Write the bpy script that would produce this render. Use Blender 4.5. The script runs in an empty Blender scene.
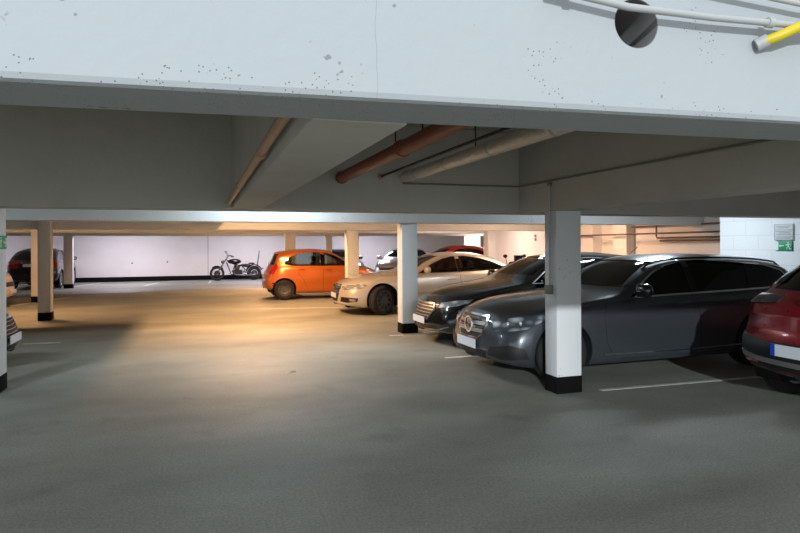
import bpy, bmesh, math, random
from mathutils import Vector, Matrix
from mathutils.bvhtree import BVHTree
random.seed(7)
sc = bpy.context.scene
COL = sc.collection
PI = math.pi

# ------------------------------------------------------------------ materials
def lin(c):
    def f(v):
        v /= 255.0
        return v / 12.92 if v <= 0.04045 else ((v + 0.055) / 1.055) ** 2.4
    return (f(c[0]), f(c[1]), f(c[2]), 1)

def newmat(name):
    m = bpy.data.materials.new(name); m.use_nodes = True
    nt = m.node_tree
    return m, nt, nt.nodes['Principled BSDF']

def pmat(name, rgb, rough=.5, metal=0, coat=0, spec=.5, emis=0, flake=0):
    m, nt, b = newmat(name)
    b.inputs['Base Color'].default_value = lin(rgb)
    b.inputs['Roughness'].default_value = rough
    b.inputs['Metallic'].default_value = metal
    b.inputs['Coat Weight'].default_value = coat
    b.inputs['Coat Roughness'].default_value = .06
    b.inputs['Specular IOR Level'].default_value = spec
    if emis:
        b.inputs['Emission Color'].default_value = lin(rgb)
        b.inputs['Emission Strength'].default_value = emis
    # slight procedural variation so that no surface is perfectly even
    tc = nt.nodes.new('ShaderNodeTexCoord'); nz = nt.nodes.new('ShaderNodeTexNoise')
    nz.inputs['Scale'].default_value = 9 if not flake else 900
    mr = nt.nodes.new('ShaderNodeMapRange')
    mr.inputs['To Min'].default_value = max(0.0, rough - .05); mr.inputs['To Max'].default_value = min(1.0, rough + .07)
    nt.links.new(tc.outputs['Object'], nz.inputs['Vector']); nt.links.new(nz.outputs['Fac'], mr.inputs['Value'])
    nt.links.new(mr.outputs['Result'], b.inputs['Roughness'])
    return m

def concrete(name, rgb, dirt=.25, pits=True, rough=.75, scale=1.0, tint=(120, 112, 100), bump=.25, joints=False, chips=False):
    m, nt, b = newmat(name)
    N = nt.nodes.new; L = nt.links.new
    g = N('ShaderNodeNewGeometry')
    n1 = N('ShaderNodeTexNoise'); n1.inputs['Scale'].default_value = 1.3 * scale; n1.inputs['Detail'].default_value = 8; n1.inputs['Roughness'].default_value = .65
    n2 = N('ShaderNodeTexNoise'); n2.inputs['Scale'].default_value = 22 * scale; n2.inputs['Detail'].default_value = 6
    L(g.outputs['Position'], n1.inputs['Vector']); L(g.outputs['Position'], n2.inputs['Vector'])
    cr = N('ShaderNodeMapRange'); cr.inputs['From Min'].default_value = .42; cr.inputs['From Max'].default_value = .75
    cr.inputs['To Max'].default_value = dirt
    L(n1.outputs['Fac'], cr.inputs['Value'])
    mx = N('ShaderNodeMix'); mx.data_type = 'RGBA'
    mx.inputs[6].default_value = lin(rgb); mx.inputs[7].default_value = lin(tint)
    L(cr.outputs['Result'], mx.inputs[0])
    last = mx.outputs[2]
    if pits:
        v = N('ShaderNodeTexNoise'); v.inputs['Scale'].default_value = 34; v.inputs['Detail'].default_value = 2
        L(g.outputs['Position'], v.inputs['Vector'])
        w = N('ShaderNodeTexNoise'); w.inputs['Scale'].default_value = 2.2; L(g.outputs['Position'], w.inputs['Vector'])
        ad = N('ShaderNodeMath'); ad.operation = 'MULTIPLY'; L(v.outputs['Fac'], ad.inputs[0]); L(w.outputs['Fac'], ad.inputs[1])
        pr = N('ShaderNodeMapRange'); pr.inputs['From Min'].default_value = .435; pr.inputs['From Max'].default_value = .47; pr.inputs['To Max'].default_value = .7
        L(ad.outputs[0], pr.inputs['Value'])
        m2 = N('ShaderNodeMix'); m2.data_type = 'RGBA'; m2.inputs[7].default_value = lin((110, 110, 108))
        L(pr.outputs['Result'], m2.inputs[0]); L(last, m2.inputs[6]); last = m2.outputs[2]
    if chips:    # small chips and air holes in clusters, thicker towards the lower edge
        v = N('ShaderNodeTexVoronoi'); v.inputs['Scale'].default_value = 75; L(g.outputs['Position'], v.inputs['Vector'])
        lt = N('ShaderNodeMath'); lt.operation = 'LESS_THAN'; lt.inputs[1].default_value = .17; L(v.outputs['Distance'], lt.inputs[0])
        w = N('ShaderNodeTexNoise'); w.inputs['Scale'].default_value = 4.5; w.inputs['Detail'].default_value = 4; L(g.outputs['Position'], w.inputs['Vector'])
        sp = N('ShaderNodeSeparateXYZ'); L(g.outputs['Position'], sp.inputs[0])
        zr = N('ShaderNodeMapRange'); zr.inputs['From Min'].default_value = 2.0; zr.inputs['From Max'].default_value = 2.09; zr.inputs['To Min'].default_value = .50; zr.inputs['To Max'].default_value = .615; L(sp.outputs['Z'], zr.inputs['Value'])
        gt = N('ShaderNodeMath'); gt.operation = 'GREATER_THAN'; L(w.outputs['Fac'], gt.inputs[0]); L(zr.outputs['Result'], gt.inputs[1])
        ml = N('ShaderNodeMath'); ml.operation = 'MULTIPLY'; L(lt.outputs[0], ml.inputs[0]); L(gt.outputs[0], ml.inputs[1])
        m5 = N('ShaderNodeMix'); m5.data_type = 'RGBA'; m5.inputs[7].default_value = lin((105, 106, 104)); L(ml.outputs[0], m5.inputs[0]); L(last, m5.inputs[6]); last = m5.outputs[2]
    hgt = n2.outputs['Fac']
    if chips:    # hairline crack running up the beam
        s2 = N('ShaderNodeSeparateXYZ'); L(g.outputs['Position'], s2.inputs[0])
        wn = N('ShaderNodeTexNoise'); wn.inputs['Scale'].default_value = 9; wn.inputs['Detail'].default_value = 6; L(g.outputs['Position'], wn.inputs['Vector'])
        sc2 = N('ShaderNodeMath'); sc2.operation = 'MULTIPLY_ADD'; sc2.inputs[1].default_value = .022; sc2.inputs[2].default_value = -.478; L(wn.outputs['Fac'], sc2.inputs[0])
        su = N('ShaderNodeMath'); su.operation = 'ADD'; L(s2.outputs['X'], su.inputs[0]); L(sc2.outputs[0], su.inputs[1])
        ab = N('ShaderNodeMath'); ab.operation = 'ABSOLUTE'; L(su.outputs[0], ab.inputs[0])
        l2 = N('ShaderNodeMath'); l2.operation = 'LESS_THAN'; l2.inputs[1].default_value = .0011; L(ab.outputs[0], l2.inputs[0])
        hf = N('ShaderNodeMath'); hf.operation = 'MULTIPLY'; hf.inputs[1].default_value = .4; L(l2.outputs[0], hf.inputs[0])
        m6 = N('ShaderNodeMix'); m6.data_type = 'RGBA'; m6.inputs[7].default_value = lin((120, 122, 120)); L(hf.outputs[0], m6.inputs[0]); L(last, m6.inputs[6]); last = m6.outputs[2]
    if joints:
        sx = N('ShaderNodeSeparateXYZ'); L(g.outputs['Position'], sx.inputs[0])
        cb = N('ShaderNodeCombineXYZ'); L(sx.outputs['Y'], cb.inputs['X']); L(sx.outputs['Z'], cb.inputs['Y'])
        br = N('ShaderNodeTexBrick'); br.inputs['Scale'].default_value = 1; br.inputs['Brick Width'].default_value = .5; br.inputs['Row Height'].default_value = .25
        br.inputs['Mortar Size'].default_value = .006; br.inputs['Mortar Smooth'].default_value = .4
        L(cb.outputs[0], br.inputs['Vector'])
        m3 = N('ShaderNodeMix'); m3.data_type = 'RGBA'; m3.inputs[7].default_value = lin((165, 168, 172))
        mm = N('ShaderNodeMath'); mm.operation = 'MULTIPLY'; mm.inputs[1].default_value = .3
        L(br.outputs['Fac'], mm.inputs[0]); L(mm.outputs[0], m3.inputs[0]); L(last, m3.inputs[6]); last = m3.outputs[2]
    L(last, b.inputs['Base Color'])
    b.inputs['Roughness'].default_value = rough
    bp = N('ShaderNodeBump'); bp.inputs['Strength'].default_value = bump; bp.inputs['Distance'].default_value = .01
    L(hgt, bp.inputs['Height']); L(bp.outputs['Normal'], b.inputs['Normal'])
    return m

def floor_mat():
    m, nt, b = newmat('asphalt floor')
    N = nt.nodes.new; L = nt.links.new
    g = N('ShaderNodeNewGeometry')
    mp = N('ShaderNodeMapping'); mp.inputs['Scale'].default_value = (.55, .9, 1); mp.inputs['Rotation'].default_value = (0, 0, .25)
    L(g.outputs['Position'], mp.inputs['Vector'])
    n1 = N('ShaderNodeTexNoise'); n1.inputs['Scale'].default_value = .8; n1.inputs['Detail'].default_value = 9; n1.inputs['Roughness'].default_value = .6
    L(mp.outputs[0], n1.inputs['Vector'])
    r1 = N('ShaderNodeValToRGB')
    r1.color_ramp.elements[0].position = .3; r1.color_ramp.elements[0].color = lin((109, 111, 104))
    r1.color_ramp.elements[1].position = .72; r1.color_ramp.elements[1].color = lin((142, 144, 136))
    L(n1.outputs['Fac'], r1.inputs['Fac'])
    n2 = N('ShaderNodeTexNoise'); n2.inputs['Scale'].default_value = 55; n2.inputs['Detail'].default_value = 7; n2.inputs['Roughness'].default_value = .75
    L(g.outputs['Position'], n2.inputs['Vector'])
    r2 = N('ShaderNodeMapRange'); r2.inputs['From Min'].default_value = .3; r2.inputs['From Max'].default_value = .7; r2.inputs['To Min'].default_value = .55; r2.inputs['To Max'].default_value = 1.4
    L(n2.outputs['Fac'], r2.inputs['Value'])
    mul = N('ShaderNodeMix'); mul.data_type = 'RGBA'; mul.blend_type = 'MULTIPLY'; mul.inputs[0].default_value = 1
    L(r1.outputs['Color'], mul.inputs[6]); L(r2.outputs['Result'], mul.inputs[7])
    # oily spots
    n3 = N('ShaderNodeTexNoise'); n3.inputs['Scale'].default_value = 1.7; n3.inputs['Detail'].default_value = 3
    mp3 = N('ShaderNodeMapping'); mp3.inputs['Location'].default_value = (5.3, 1.2, 0); L(g.outputs['Position'], mp3.inputs['Vector']); L(mp3.outputs[0], n3.inputs['Vector'])
    r3 = N('ShaderNodeMapRange'); r3.inputs['From Min'].default_value = .62; r3.inputs['From Max'].default_value = .72; r3.inputs['To Max'].default_value = .22
    L(n3.outputs['Fac'], r3.inputs['Value'])
    mx = N('ShaderNodeMix'); mx.data_type = 'RGBA'; mx.inputs[7].default_value = lin((58, 58, 55))
    L(r3.outputs['Result'], mx.inputs[0]); L(mul.outputs[2], mx.inputs[6])
    L(mx.outputs[2], b.inputs['Base Color'])
    b.inputs['Roughness'].default_value = .62
    b.inputs['Specular IOR Level'].default_value = .35
    bp = N('ShaderNodeBump'); bp.inputs['Strength'].default_value = .35; bp.inputs['Distance'].default_value = .006
    L(n2.outputs['Fac'], bp.inputs['Height']); L(bp.outputs['Normal'], b.inputs['Normal'])
    return m

def glassmat(name, tint, refl=1.0, rough=.03):
    m = bpy.data.materials.new(name); m.use_nodes = True
    nt = m.node_tree; nt.nodes.clear(); N = nt.nodes.new; L = nt.links.new
    o = N('ShaderNodeOutputMaterial'); t = N('ShaderNodeBsdfTransparent'); g = N('ShaderNodeBsdfGlossy'); mx = N('ShaderNodeMixShader'); f = N('ShaderNodeFresnel')
    f.inputs['IOR'].default_value = 1.5
    t.inputs['Color'].default_value = (*tint, 1); g.inputs['Roughness'].default_value = rough; g.inputs['Color'].default_value = (refl, refl, refl, 1)
    L(f.outputs[0], mx.inputs[0]); L(t.outputs[0], mx.inputs[1]); L(g.outputs[0], mx.inputs[2]); L(mx.outputs[0], o.inputs['Surface'])
    return m

M = {}
M['white'] = concrete('white painted concrete', (208, 212, 214), dirt=.12, tint=(190, 190, 184))
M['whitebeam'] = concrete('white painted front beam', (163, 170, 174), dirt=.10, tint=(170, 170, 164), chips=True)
M['bounce'] = concrete('unseen bounce floor', (160, 156, 146), dirt=.3, pits=False)  # pale unseen floor, added to bounce light onto the beam undersides
M['beamgrey'] = concrete('pale grey painted concrete', (184, 181, 171), dirt=.35, pits=False, tint=(148, 140, 124))
M['wall'] = concrete('off white wall paint', (224, 222, 222), dirt=.18, pits=False, tint=(190, 180, 165))
M['block'] = concrete('white painted blockwork', (226, 230, 234), dirt=.05, pits=False, tint=(200, 202, 204), joints=True)
M['ceiling'] = concrete('grey slab soffit', (170, 168, 160), dirt=.4, pits=False)
M['blackpaint'] = concrete('black base paint', (8, 8, 9), dirt=.25, pits=False, tint=(36, 34, 32), rough=.9)
M['blackpaint'].node_tree.nodes['Principled BSDF'].inputs['Specular IOR Level'].default_value = .15
M['floor'] = floor_mat()
M['line'] = concrete('worn white line paint', (205, 203, 196), dirt=.6, pits=False, tint=(120, 120, 112), scale=4)
M['tyre'] = pmat('tyre rubber', (26, 26, 27), .85)
M['blk'] = pmat('black plastic', (20, 20, 22), .55)
M['gloss'] = pmat('gloss black', (8, 8, 9), .12)
M['dark'] = pmat('dark interior', (22, 22, 24), .9)
M['well'] = pmat('wheel well black', (8, 8, 8), .95)
M['seat'] = pmat('dark seat fabric', (38, 38, 42), .85)
M['chrome'] = pmat('chrome', (225, 226, 228), .12, 1)
M['alloy'] = pmat('silver alloy', (190, 192, 195), .3, .9)
M['steelrim'] = pmat('grey steel wheel', (84, 84, 86), .5, .4)
M['satin'] = pmat('satin aluminium', (170, 172, 174), .35, .8)
M['lamp'] = pmat('clear headlamp', (168, 174, 180), .12, .55, 1)
M['lampdark'] = pmat('smoked headlamp', (48, 52, 57), .08, .3, 1)
def lampmat(name, a, b, sc_=16):
    m, nt, p = newmat(name)
    tc = nt.nodes.new('ShaderNodeTexCoord'); v = nt.nodes.new('ShaderNodeTexVoronoi'); v.inputs['Scale'].default_value = sc_
    mp = nt.nodes.new('ShaderNodeMapping'); mp.inputs['Scale'].default_value = (1, 1, 2.2)
    r = nt.nodes.new('ShaderNodeValToRGB'); r.color_ramp.elements[0].position = .12; r.color_ramp.elements[0].color = lin(a); r.color_ramp.elements[1].position = .55; r.color_ramp.elements[1].color = lin(b)
    nt.links.new(tc.outputs['Object'], mp.inputs['Vector']); nt.links.new(mp.outputs[0], v.inputs['Vector']); nt.links.new(v.outputs['Distance'], r.inputs['Fac']); nt.links.new(r.outputs['Color'], p.inputs['Base Color'])
    p.inputs['Roughness'].default_value = .18; p.inputs['Metallic'].default_value = .35; p.inputs['Coat Weight'].default_value = 1; p.inputs['Coat Roughness'].default_value = .03
    return m
M['lamp'] = lampmat('clear headlamp', (230, 235, 240), (140, 148, 154), 8)
M['lampmid'] = lampmat('reflector headlamp', (205, 212, 218), (70, 78, 86), 5)
M['red'] = pmat('red lens', (150, 14, 18), .15, 0, 1)
M['plate'] = pmat('white plate', (208, 216, 224), .4)
M['blue'] = pmat('blue plate band', (20, 60, 170), .4)
M['glass'] = glassmat('tinted glass', (.42, .47, .46), .9)
M['clear'] = glassmat('clear glass', (.75, .8, .79), .9)
M['privacy'] = glassmat('dark privacy glass', (.02, .022, .022), .9)
M['tint'] = glassmat('dark windscreen glass', (.34, .40, .37), 1)
M['green'] = pmat('exit sign green', (20, 150, 105), .5)
M['signwhite'] = pmat('sign white', (225, 230, 230), .5)
M['notice'] = pmat('notice board white', (205, 210, 214), .5)
M['ink'] = pmat('grey lettering', (140, 145, 150), .6)
M['brownpipe'] = pmat('brown wall pipe', (104, 80, 68), .55)
M['rust'] = pmat('red brown pipe paint', (142, 72, 52), .5)
M['copper'] = pmat('worn brown pipe', (176, 138, 112), .45)
M['galv'] = pmat('grey conduit', (168, 172, 172), .45)
M['conduit'] = pmat('dull grey conduit', (120, 116, 108), .6)
M['yellow'] = pmat('yellow gas pipe', (205, 185, 30), .45)
M['darkmetal'] = pmat('dull dark chrome', (92, 88, 86), .35, .8)
M['rod'] = pmat('dark steel rod', (45, 42, 40), .6, .4)

def insul():
    m, nt, b = newmat('wrapped pipe insulation')
    b.inputs['Base Color'].default_value = lin((214, 198, 182)); b.inputs['Metallic'].default_value = .2; b.inputs['Roughness'].default_value = .35
    v = nt.nodes.new('ShaderNodeTexVoronoi'); v.inputs['Scale'].default_value = 28
    tc = nt.nodes.new('ShaderNodeTexCoord'); bp = nt.nodes.new('ShaderNodeBump'); bp.inputs['Strength'].default_value = .6; bp.inputs['Distance'].default_value = .01
    nt.links.new(tc.outputs['Object'], v.inputs['Vector']); nt.links.new(v.outputs['Distance'], bp.inputs['Height']); nt.links.new(bp.outputs['Normal'], b.inputs['Normal'])
    return m
M['insul'] = insul()

# ------------------------------------------------------------------ helpers
def finish(bm, name, mat, parent=None, smooth=True, angle=38, loc=None):
    me = bpy.data.meshes.new(name)
    bm.normal_update(); bm.to_mesh(me); bm.free()
    for x in (mat if isinstance(mat, (list, tuple)) else [mat]):
        me.materials.append(x)
    if smooth and len(me.polygons):
        me.polygons.foreach_set('use_smooth', [True] * len(me.polygons))
        me.set_sharp_from_angle(angle=math.radians(angle))
    o = bpy.data.objects.new(name, me); COL.objects.link(o)
    if parent: o.parent = parent
    if loc: o.location = loc
    return o

def thing(name, label, cat, loc=(0, 0, 0), rz=0, group=None):
    o = bpy.data.objects.new(name, None); COL.objects.link(o)
    o.empty_display_size = .2
    o.location = loc; o.rotation_euler = (0, 0, rz); o['label'] = label; o['category'] = cat
    if group: o['group'] = group
    return o

def tag(o, label, cat, group=None):
    o['label'] = label; o['category'] = cat
    if group: o['group'] = group
    return o

def struct(o):
    o['kind'] = 'structure'; return o

def box(bm, x0, x1, y0, y1, z0, z1, bev=0, mi=0):
    r = bmesh.ops.create_cube(bm, size=1)
    vs = r['verts']
    for v in vs:
        v.co = Vector(((x0 + x1) / 2 + v.co.x * (x1 - x0), (y0 + y1) / 2 + v.co.y * (y1 - y0), (z0 + z1) / 2 + v.co.z * (z1 - z0)))
    fs = set(f for v in vs for f in v.link_faces)
    for f in fs: f.material_index = mi
    if bev:
        es = list(set(e for v in vs for e in v.link_edges))
        bmesh.ops.bevel(bm, geom=es, offset=bev, segments=2, affect='EDGES', profile=.5)
    return vs

def tube(bm, pts, r, n=12, cap=True, radii=None):
    pts = [Vector(p) for p in pts]
    rings = []
    up = Vector((0, 0, 1))
    for i, p in enumerate(pts):
        a = pts[max(0, i - 1)]; b = pts[min(len(pts) - 1, i + 1)]
        t = (b - a).normalized()
        ref = up if abs(t.dot(up)) < .95 else Vector((1, 0, 0))
        x = t.cross(ref).normalized(); y = x.cross(t).normalized()
        rr = radii[i] if radii else r
        rings.append([bm.verts.new(p + x * rr * math.cos(2 * PI * k / n) + y * rr * math.sin(2 * PI * k / n)) for k in range(n)])
    for i in range(len(rings) - 1):
        for k in range(n):
            bm.faces.new((rings[i][k], rings[i][(k + 1) % n], rings[i + 1][(k + 1) % n], rings[i + 1][k]))
    if cap:
        bm.faces.new(rings[0][::-1]); bm.faces.new(rings[-1])

def lathe(bm, prof, n=32, axis='y', c=(0, 0, 0), closed=False):
    """prof: list of (radius, along)"""
    rings = []
    for (r, a) in prof:
        ring = []
        for k in range(n):
            th = 2 * PI * k / n
            if axis == 'y': p = (r * math.cos(th), a, r * math.sin(th))
            elif axis == 'x': p = (a, r * math.cos(th), r * math.sin(th))
            else: p = (r * math.cos(th), r * math.sin(th), a)
            ring.append(bm.verts.new(Vector(p) + Vector(c)))
        rings.append(ring)
    m = len(rings)
    for i in range(m if closed else m - 1):
        A = rings[i]; B = rings[(i + 1) % m]
        for k in range(n):
            bm.faces.new((A[k], A[(k + 1) % n], B[(k + 1) % n], B[k]))
    return rings

def ellipsoid(bm, c, r, n=16):
    res = bmesh.ops.create_uvsphere(bm, u_segments=n, v_segments=max(6, n // 2), radius=1)
    for v in res['verts']:
        v.co = Vector((c[0] + v.co.x * r[0], c[1] + v.co.y * r[1], c[2] + v.co.z * r[2]))

def interp(pts, x):
    """monotone cubic through (x, y) points"""
    n = len(pts)
    if x <= pts[0][0]: return pts[0][1]
    if x >= pts[-1][0]: return pts[-1][1]
    for i in range(n - 1):
        if x <= pts[i + 1][0]: break
    def sl(j): return (pts[j + 1][1] - pts[j][1]) / (pts[j + 1][0] - pts[j][0])
    def tg(j):
        if j == 0: return sl(0)
        if j == n - 1: return sl(n - 2)
        a, b = sl(j - 1), sl(j)
        if a * b <= 0: return 0
        return 2 * a * b / (a + b)
    h = pts[i + 1][0] - pts[i][0]; t = (x - pts[i][0]) / h
    m0, m1 = tg(i), tg(i + 1)
    return (pts[i][1] * (1 + 2 * t) * (1 - t) ** 2 + h * m0 * t * (1 - t) ** 2 + pts[i + 1][1] * t * t * (3 - 2 * t) + h * m1 * t * t * (t - 1))

def sstep(a, b, x):
    t = max(0., min(1., (x - a) / (b - a))); return t * t * (3 - 2 * t)

# ------------------------------------------------------------------ car builder
def hull_bm(S):
    L, W2 = S['L'], S['W'] / 2
    top, belt, plan, bot = S['top'], S['belt'], S['plan'], S['bot']
    tum = math.tan(math.radians(S.get('tumble', 24)))
    nose, tail = S['nose'], S['tail']
    bf, br = S.get('bow_f', .16), S.get('bow_r', .1)
    crown = S.get('crown', .035)
    xs = [0, .008, .025, .05, .085, .13, .19, .26, .34, .43, .53, .64]
    x = .76
    while x < L - .76: xs.append(x); x += .095
    xs += [L - q for q in [.64, .53, .43, .34, .26, .19, .13, .085, .05, .025, .008, 0]]
    def place(x, y, z):
        ff = 1 - sstep(0, L * .48, x); fr = sstep(L * .60, L, x)
        q = (y / W2) ** 2
        X = x + bf * q * ff - br * q * fr
        X += interp(nose, z) * (1 - sstep(0, .55, x))
        X -= interp(tail, z) * sstep(L - .55, L, x)
        return Vector((X, y, z))
    NS, NG, NT = 9, 6, 7
    def section(x):
        e = .035 * max(0, 1 - min(x, L - x) / .085) ** 2.2
        w = interp(plan, x) * W2 - e
        zt = interp(top, x) - e; zb = interp(bot, x) + e
        zl = min(interp(belt, x), zt - .035)
        P = [(0, zb), (w * .45, zb), (w - .14, zb), (w - .07, zb + .012), (w - .035, zb + .05)]
        z0 = zb + .10
        for k in range(NS):
            z = z0 + (zl - z0) * k / (NS - 1)
            t = k / (NS - 1)
            y = w - .045 * (abs(t - .42) / .58) ** 2.2
            if S.get('crease') and .60 < t < .72: y += .004
            P.append((y, z))
        ys = w - .045 - .012
        hg = zt - zl
        r = min(.10, hg * .55)
        for k in range(NG):
            z = zl + .012 + (hg - r - .012) * (k / (NG - 1)) * .98
            # slightly barrelled side glass
            y = ys - (z - zl) * tum - .12 * max(0, z - zl) ** 2 * .5
            P.append((y, z))
        yc, zc = P[-1]
        cr = min(crown, hg * .4)
        for k in range(1, NT + 1):
            a = k / NT
            y = yc * (1 - a) if k > 2 else yc * (1 - a * .62)
            yy = y / max(yc, 1e-4)
            z = zt - (zt - zc) * (abs(yy) ** (3.2 if hg > .25 else 2.4))
            P.append((y, z))
        P[-1] = (0, zt)
        return P
    bm = bmesh.new()
    rings = []; raws = []
    for x in xs:
        P = section(x); raws.append(P)
        m = len(P)
        R = [bm.verts.new(place(x, -p[0], p[1])) for p in P]
        Lf = [R[0]] + [bm.verts.new(place(x, p[0], p[1])) for p in P[1:-1]] + [R[-1]]
        rings.append((R, Lf))
    for i in range(len(xs) - 1):
        (R0, L0), (R1, L1) = rings[i], rings[i + 1]
        for j in range(m - 1):
            bm.faces.new((R0[j], R0[j + 1], R1[j + 1], R1[j]))
            bm.faces.new((L0[j + 1], L0[j], L1[j], L1[j + 1]))
    for idx, x in ((0, 0), (len(xs) - 1, L)):
        R, Lf = rings[idx]; P = raws[idx]; K = 8
        rows = []
        for j in range(1, m - 1):
            row = [R[j]]
            for k in range(1, K):
                t = -1 + 2 * k / K
                row.append(bm.verts.new(place(x, P[j][0] * t, P[j][1])))
            row.append(Lf[j]); rows.append(row)
        for a in range(len(rows) - 1):
            for k in range(K):
                bm.faces.new((rows[a][k], rows[a][k + 1], rows[a + 1][k + 1], rows[a + 1][k]))
        bm.faces.new([R[0]] + rows[0]); bm.faces.new([R[-1]] + rows[-1])
    bmesh.ops.recalc_face_normals(bm, faces=bm.faces)
    return bm

def prism(bm, poly3, d, k0, k1):
    """closed prism of a polygon seen along horizontal outward direction d, from distance k0 to k1 along d"""
    d = Vector(d).normalized(); p = Vector((-d.y, d.x, 0))
    if p.length < .1: p = Vector((1, 0, 0))
    A = []; B = []
    for q in poly3:
        q = Vector(q); b = p * q.dot(p) + Vector((0, 0, q.z))
        A.append(bm.verts.new(b + d * k0)); B.append(bm.verts.new(b + d * k1))
    bm.faces.new(A); bm.faces.new(B[::-1])
    n = len(A)
    for i in range(n):
        bm.faces.new((A[i], B[i], B[(i + 1) % n], A[(i + 1) % n]))

def cut(base, cutter_bm, name, mats):
    """boolean difference base - cutter, returns a bmesh result object"""
    bmesh.ops.recalc_face_normals(cutter_bm, faces=cutter_bm.faces)
    cm = bpy.data.meshes.new('cutter'); cutter_bm.to_mesh(cm); cutter_bm.free()
    co = bpy.data.objects.new('cutter', cm); COL.objects.link(co); co.parent = base.parent; bpy.context.view_layer.update()
    md = base.modifiers.new('b', 'BOOLEAN'); md.operation = 'DIFFERENCE'; md.object = co; md.solver = 'EXACT'; md.use_self = False
    dg = bpy.context.evaluated_depsgraph_get(); dg.update()
    me = bpy.data.meshes.new_from_object(base.evaluated_get(dg))
    base.modifiers.clear(); base.data = me
    bpy.data.objects.remove(co)
    return base

def clip(poly, a, b, c):
    """keep a*x+b*z+c>=0 of list of (x,z)"""
    out = []
    n = len(poly)
    for i in range(n):
        P, Q = poly[i], poly[(i + 1) % n]
        fp = a * P[0] + b * P[1] + c; fq = a * Q[0] + b * Q[1] + c
        if fp >= 0: out.append(P)
        if (fp >= 0) != (fq >= 0):
            t = fp / (fp - fq); out.append((P[0] + (Q[0] - P[0]) * t, P[1] + (Q[1] - P[1]) * t))
    return out

def grow(poly, g):
    """offset polygon outward by g"""
    n = len(poly); ar = sum(poly[i][0] * poly[(i + 1) % n][1] - poly[(i + 1) % n][0] * poly[i][1] for i in range(n))
    s = 1 if ar > 0 else -1
    out = []
    for i in range(n):
        a = Vector(poly[i - 1]); b = Vector(poly[i]); c = Vector(poly[(i + 1) % n])
        e1 = (b - a); e2 = (c - b)
        if e1.length < 1e-6 or e2.length < 1e-6: out.append(tuple(b)); continue
        e1.normalize(); e2.normalize()
        n1 = Vector((e1.y, -e1.x)) * s; n2 = Vector((e2.y, -e2.x)) * s
        h = (n1 + n2)
        if h.length < 1e-3: h = n1
        h.normalize(); k = g / max(.45, h.dot(n1))
        out.append(tuple(b + h * k))
    return out

class Skin:
    """things laid onto the hull by ray casting"""
    def __init__(s, bm): s.t = BVHTree.FromBMesh(bm)
    def hit(s, o, d):
        r = s.t.ray_cast(o + d * 6, -d, 12)
        return r[0]
    def patch(s, name, poly3, d, mat, parent, off=.002, thick=.006, res=.06, flat=False):
        d = Vector(d).normalized(); p = Vector((-d.y, d.x, 0))
        bm = bmesh.new()
        vs = [bm.verts.new((Vector(q).dot(p), 0, q[2])) for q in poly3]
        try: bm.faces.new(vs)
        except ValueError: bm.free(); return None
        bmesh.ops.remove_doubles(bm, verts=bm.verts, dist=1e-5)
        xs = [v.co.x for v in bm.verts]; zs = [v.co.z for v in bm.verts]
        for lo, hi, ax in ((min(xs), max(xs), (1, 0, 0)), (min(zs), max(zs), (0, 0, 1))):
            n = int((hi - lo) / res)
            for k in range(1, n + 1):
                q = lo + (hi - lo) * k / (n + 1)
                bmesh.ops.bisect_plane(bm, geom=bm.verts[:] + bm.edges[:] + bm.faces[:], plane_co=Vector(ax) * q, plane_no=ax, dist=1e-6)
        bmesh.ops.triangulate(bm, faces=[f for f in bm.faces if len(f.verts) > 4])
        pos = {}; miss = []
        for v in bm.verts:
            o = p * v.co.x + Vector((0, 0, v.co.z))
            h = s.hit(o, d)
            if h is None: miss.append(v); continue
            pos[v] = h.dot(d)
        if not pos: bm.free(); return None
        if flat:
            mx = max(pos.values()); pos = {v: mx for v in pos}; 
        for v in miss:
            near = min(pos, key=lambda w: (w.co - v.co).length); pos[v] = pos[near]
        base = {v: p * v.co.x + Vector((0, 0, v.co.z)) + d * (pos[v] + off) for v in bm.verts}
        for v, c in base.items(): v.co = c
        fs = bm.faces[:]
        # back side, so that the patch has thickness
        bm.normal_update()
        if sum(f.normal.dot(d) for f in fs) < 0: bmesh.ops.reverse_faces(bm, faces=fs)
        ret = bmesh.ops.extrude_face_region(bm, geom=fs)
        for g in ret['geom']:
            if isinstance(g, bmesh.types.BMVert): g.co += d * thick
        bmesh.ops.recalc_face_normals(bm, faces=bm.faces)
        return finish(bm, name, mat, parent, angle=30)
    def ribbon(s, name, pts3, d, w, mat, parent, off=.001, thick=.003, closed=False, step=.05, taper=False):
        d = Vector(d).normalized(); p = Vector((-d.y, d.x, 0))
        P = [Vector((Vector(q).dot(p), q[2])) for q in pts3]
        if closed: P.append(P[0])
        Q = []
        for a, b in zip(P[:-1], P[1:]):
            n = max(1, int((b - a).length / step))
            for k in range(n): Q.append(a + (b - a) * k / n)
        Q.append(P[-1])
        bm = bmesh.new(); pr = []
        n = len(Q)
        for i, q in enumerate(Q):
            a = Q[max(0, i - 1)]; b = Q[min(n - 1, i + 1)]
            if closed and i in (0, n - 1): a, b = Q[n - 2], Q[1]
            t = (b - a)
            if t.length < 1e-7: continue
            t.normalize(); nn = Vector((-t.y, t.x)) * w / 2
            row = []
            for sgn in (-1, 1):
                e = q + nn * sgn; o = p * e.x + Vector((0, 0, e.y))
                h = s.hit(o, d)
                if h is None:
                    row = None; break
                c = o + d * h.dot(d)
                row += [c + d * off, c + d * (off + thick)]
            if row is None: pr.append(None); continue
            pr.append([bm.verts.new(c) for c in row])
        for A, B in zip(pr[:-1], pr[1:]):
            if A is None or B is None: continue
            for i, j in ((1, 3), (3, 2), (2, 0), (0, 1)):
                bm.faces.new((A[i], A[j], B[j], B[i]))
        if not bm.faces: bm.free(); return None
        bmesh.ops.recalc_face_normals(bm, faces=bm.faces)
        return finish(bm, name, mat, parent)

def side3(poly, y=0): return [(x, y, z) for x, z in poly]
def front3(poly): return [(0, y, z) for y, z in poly]

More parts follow.
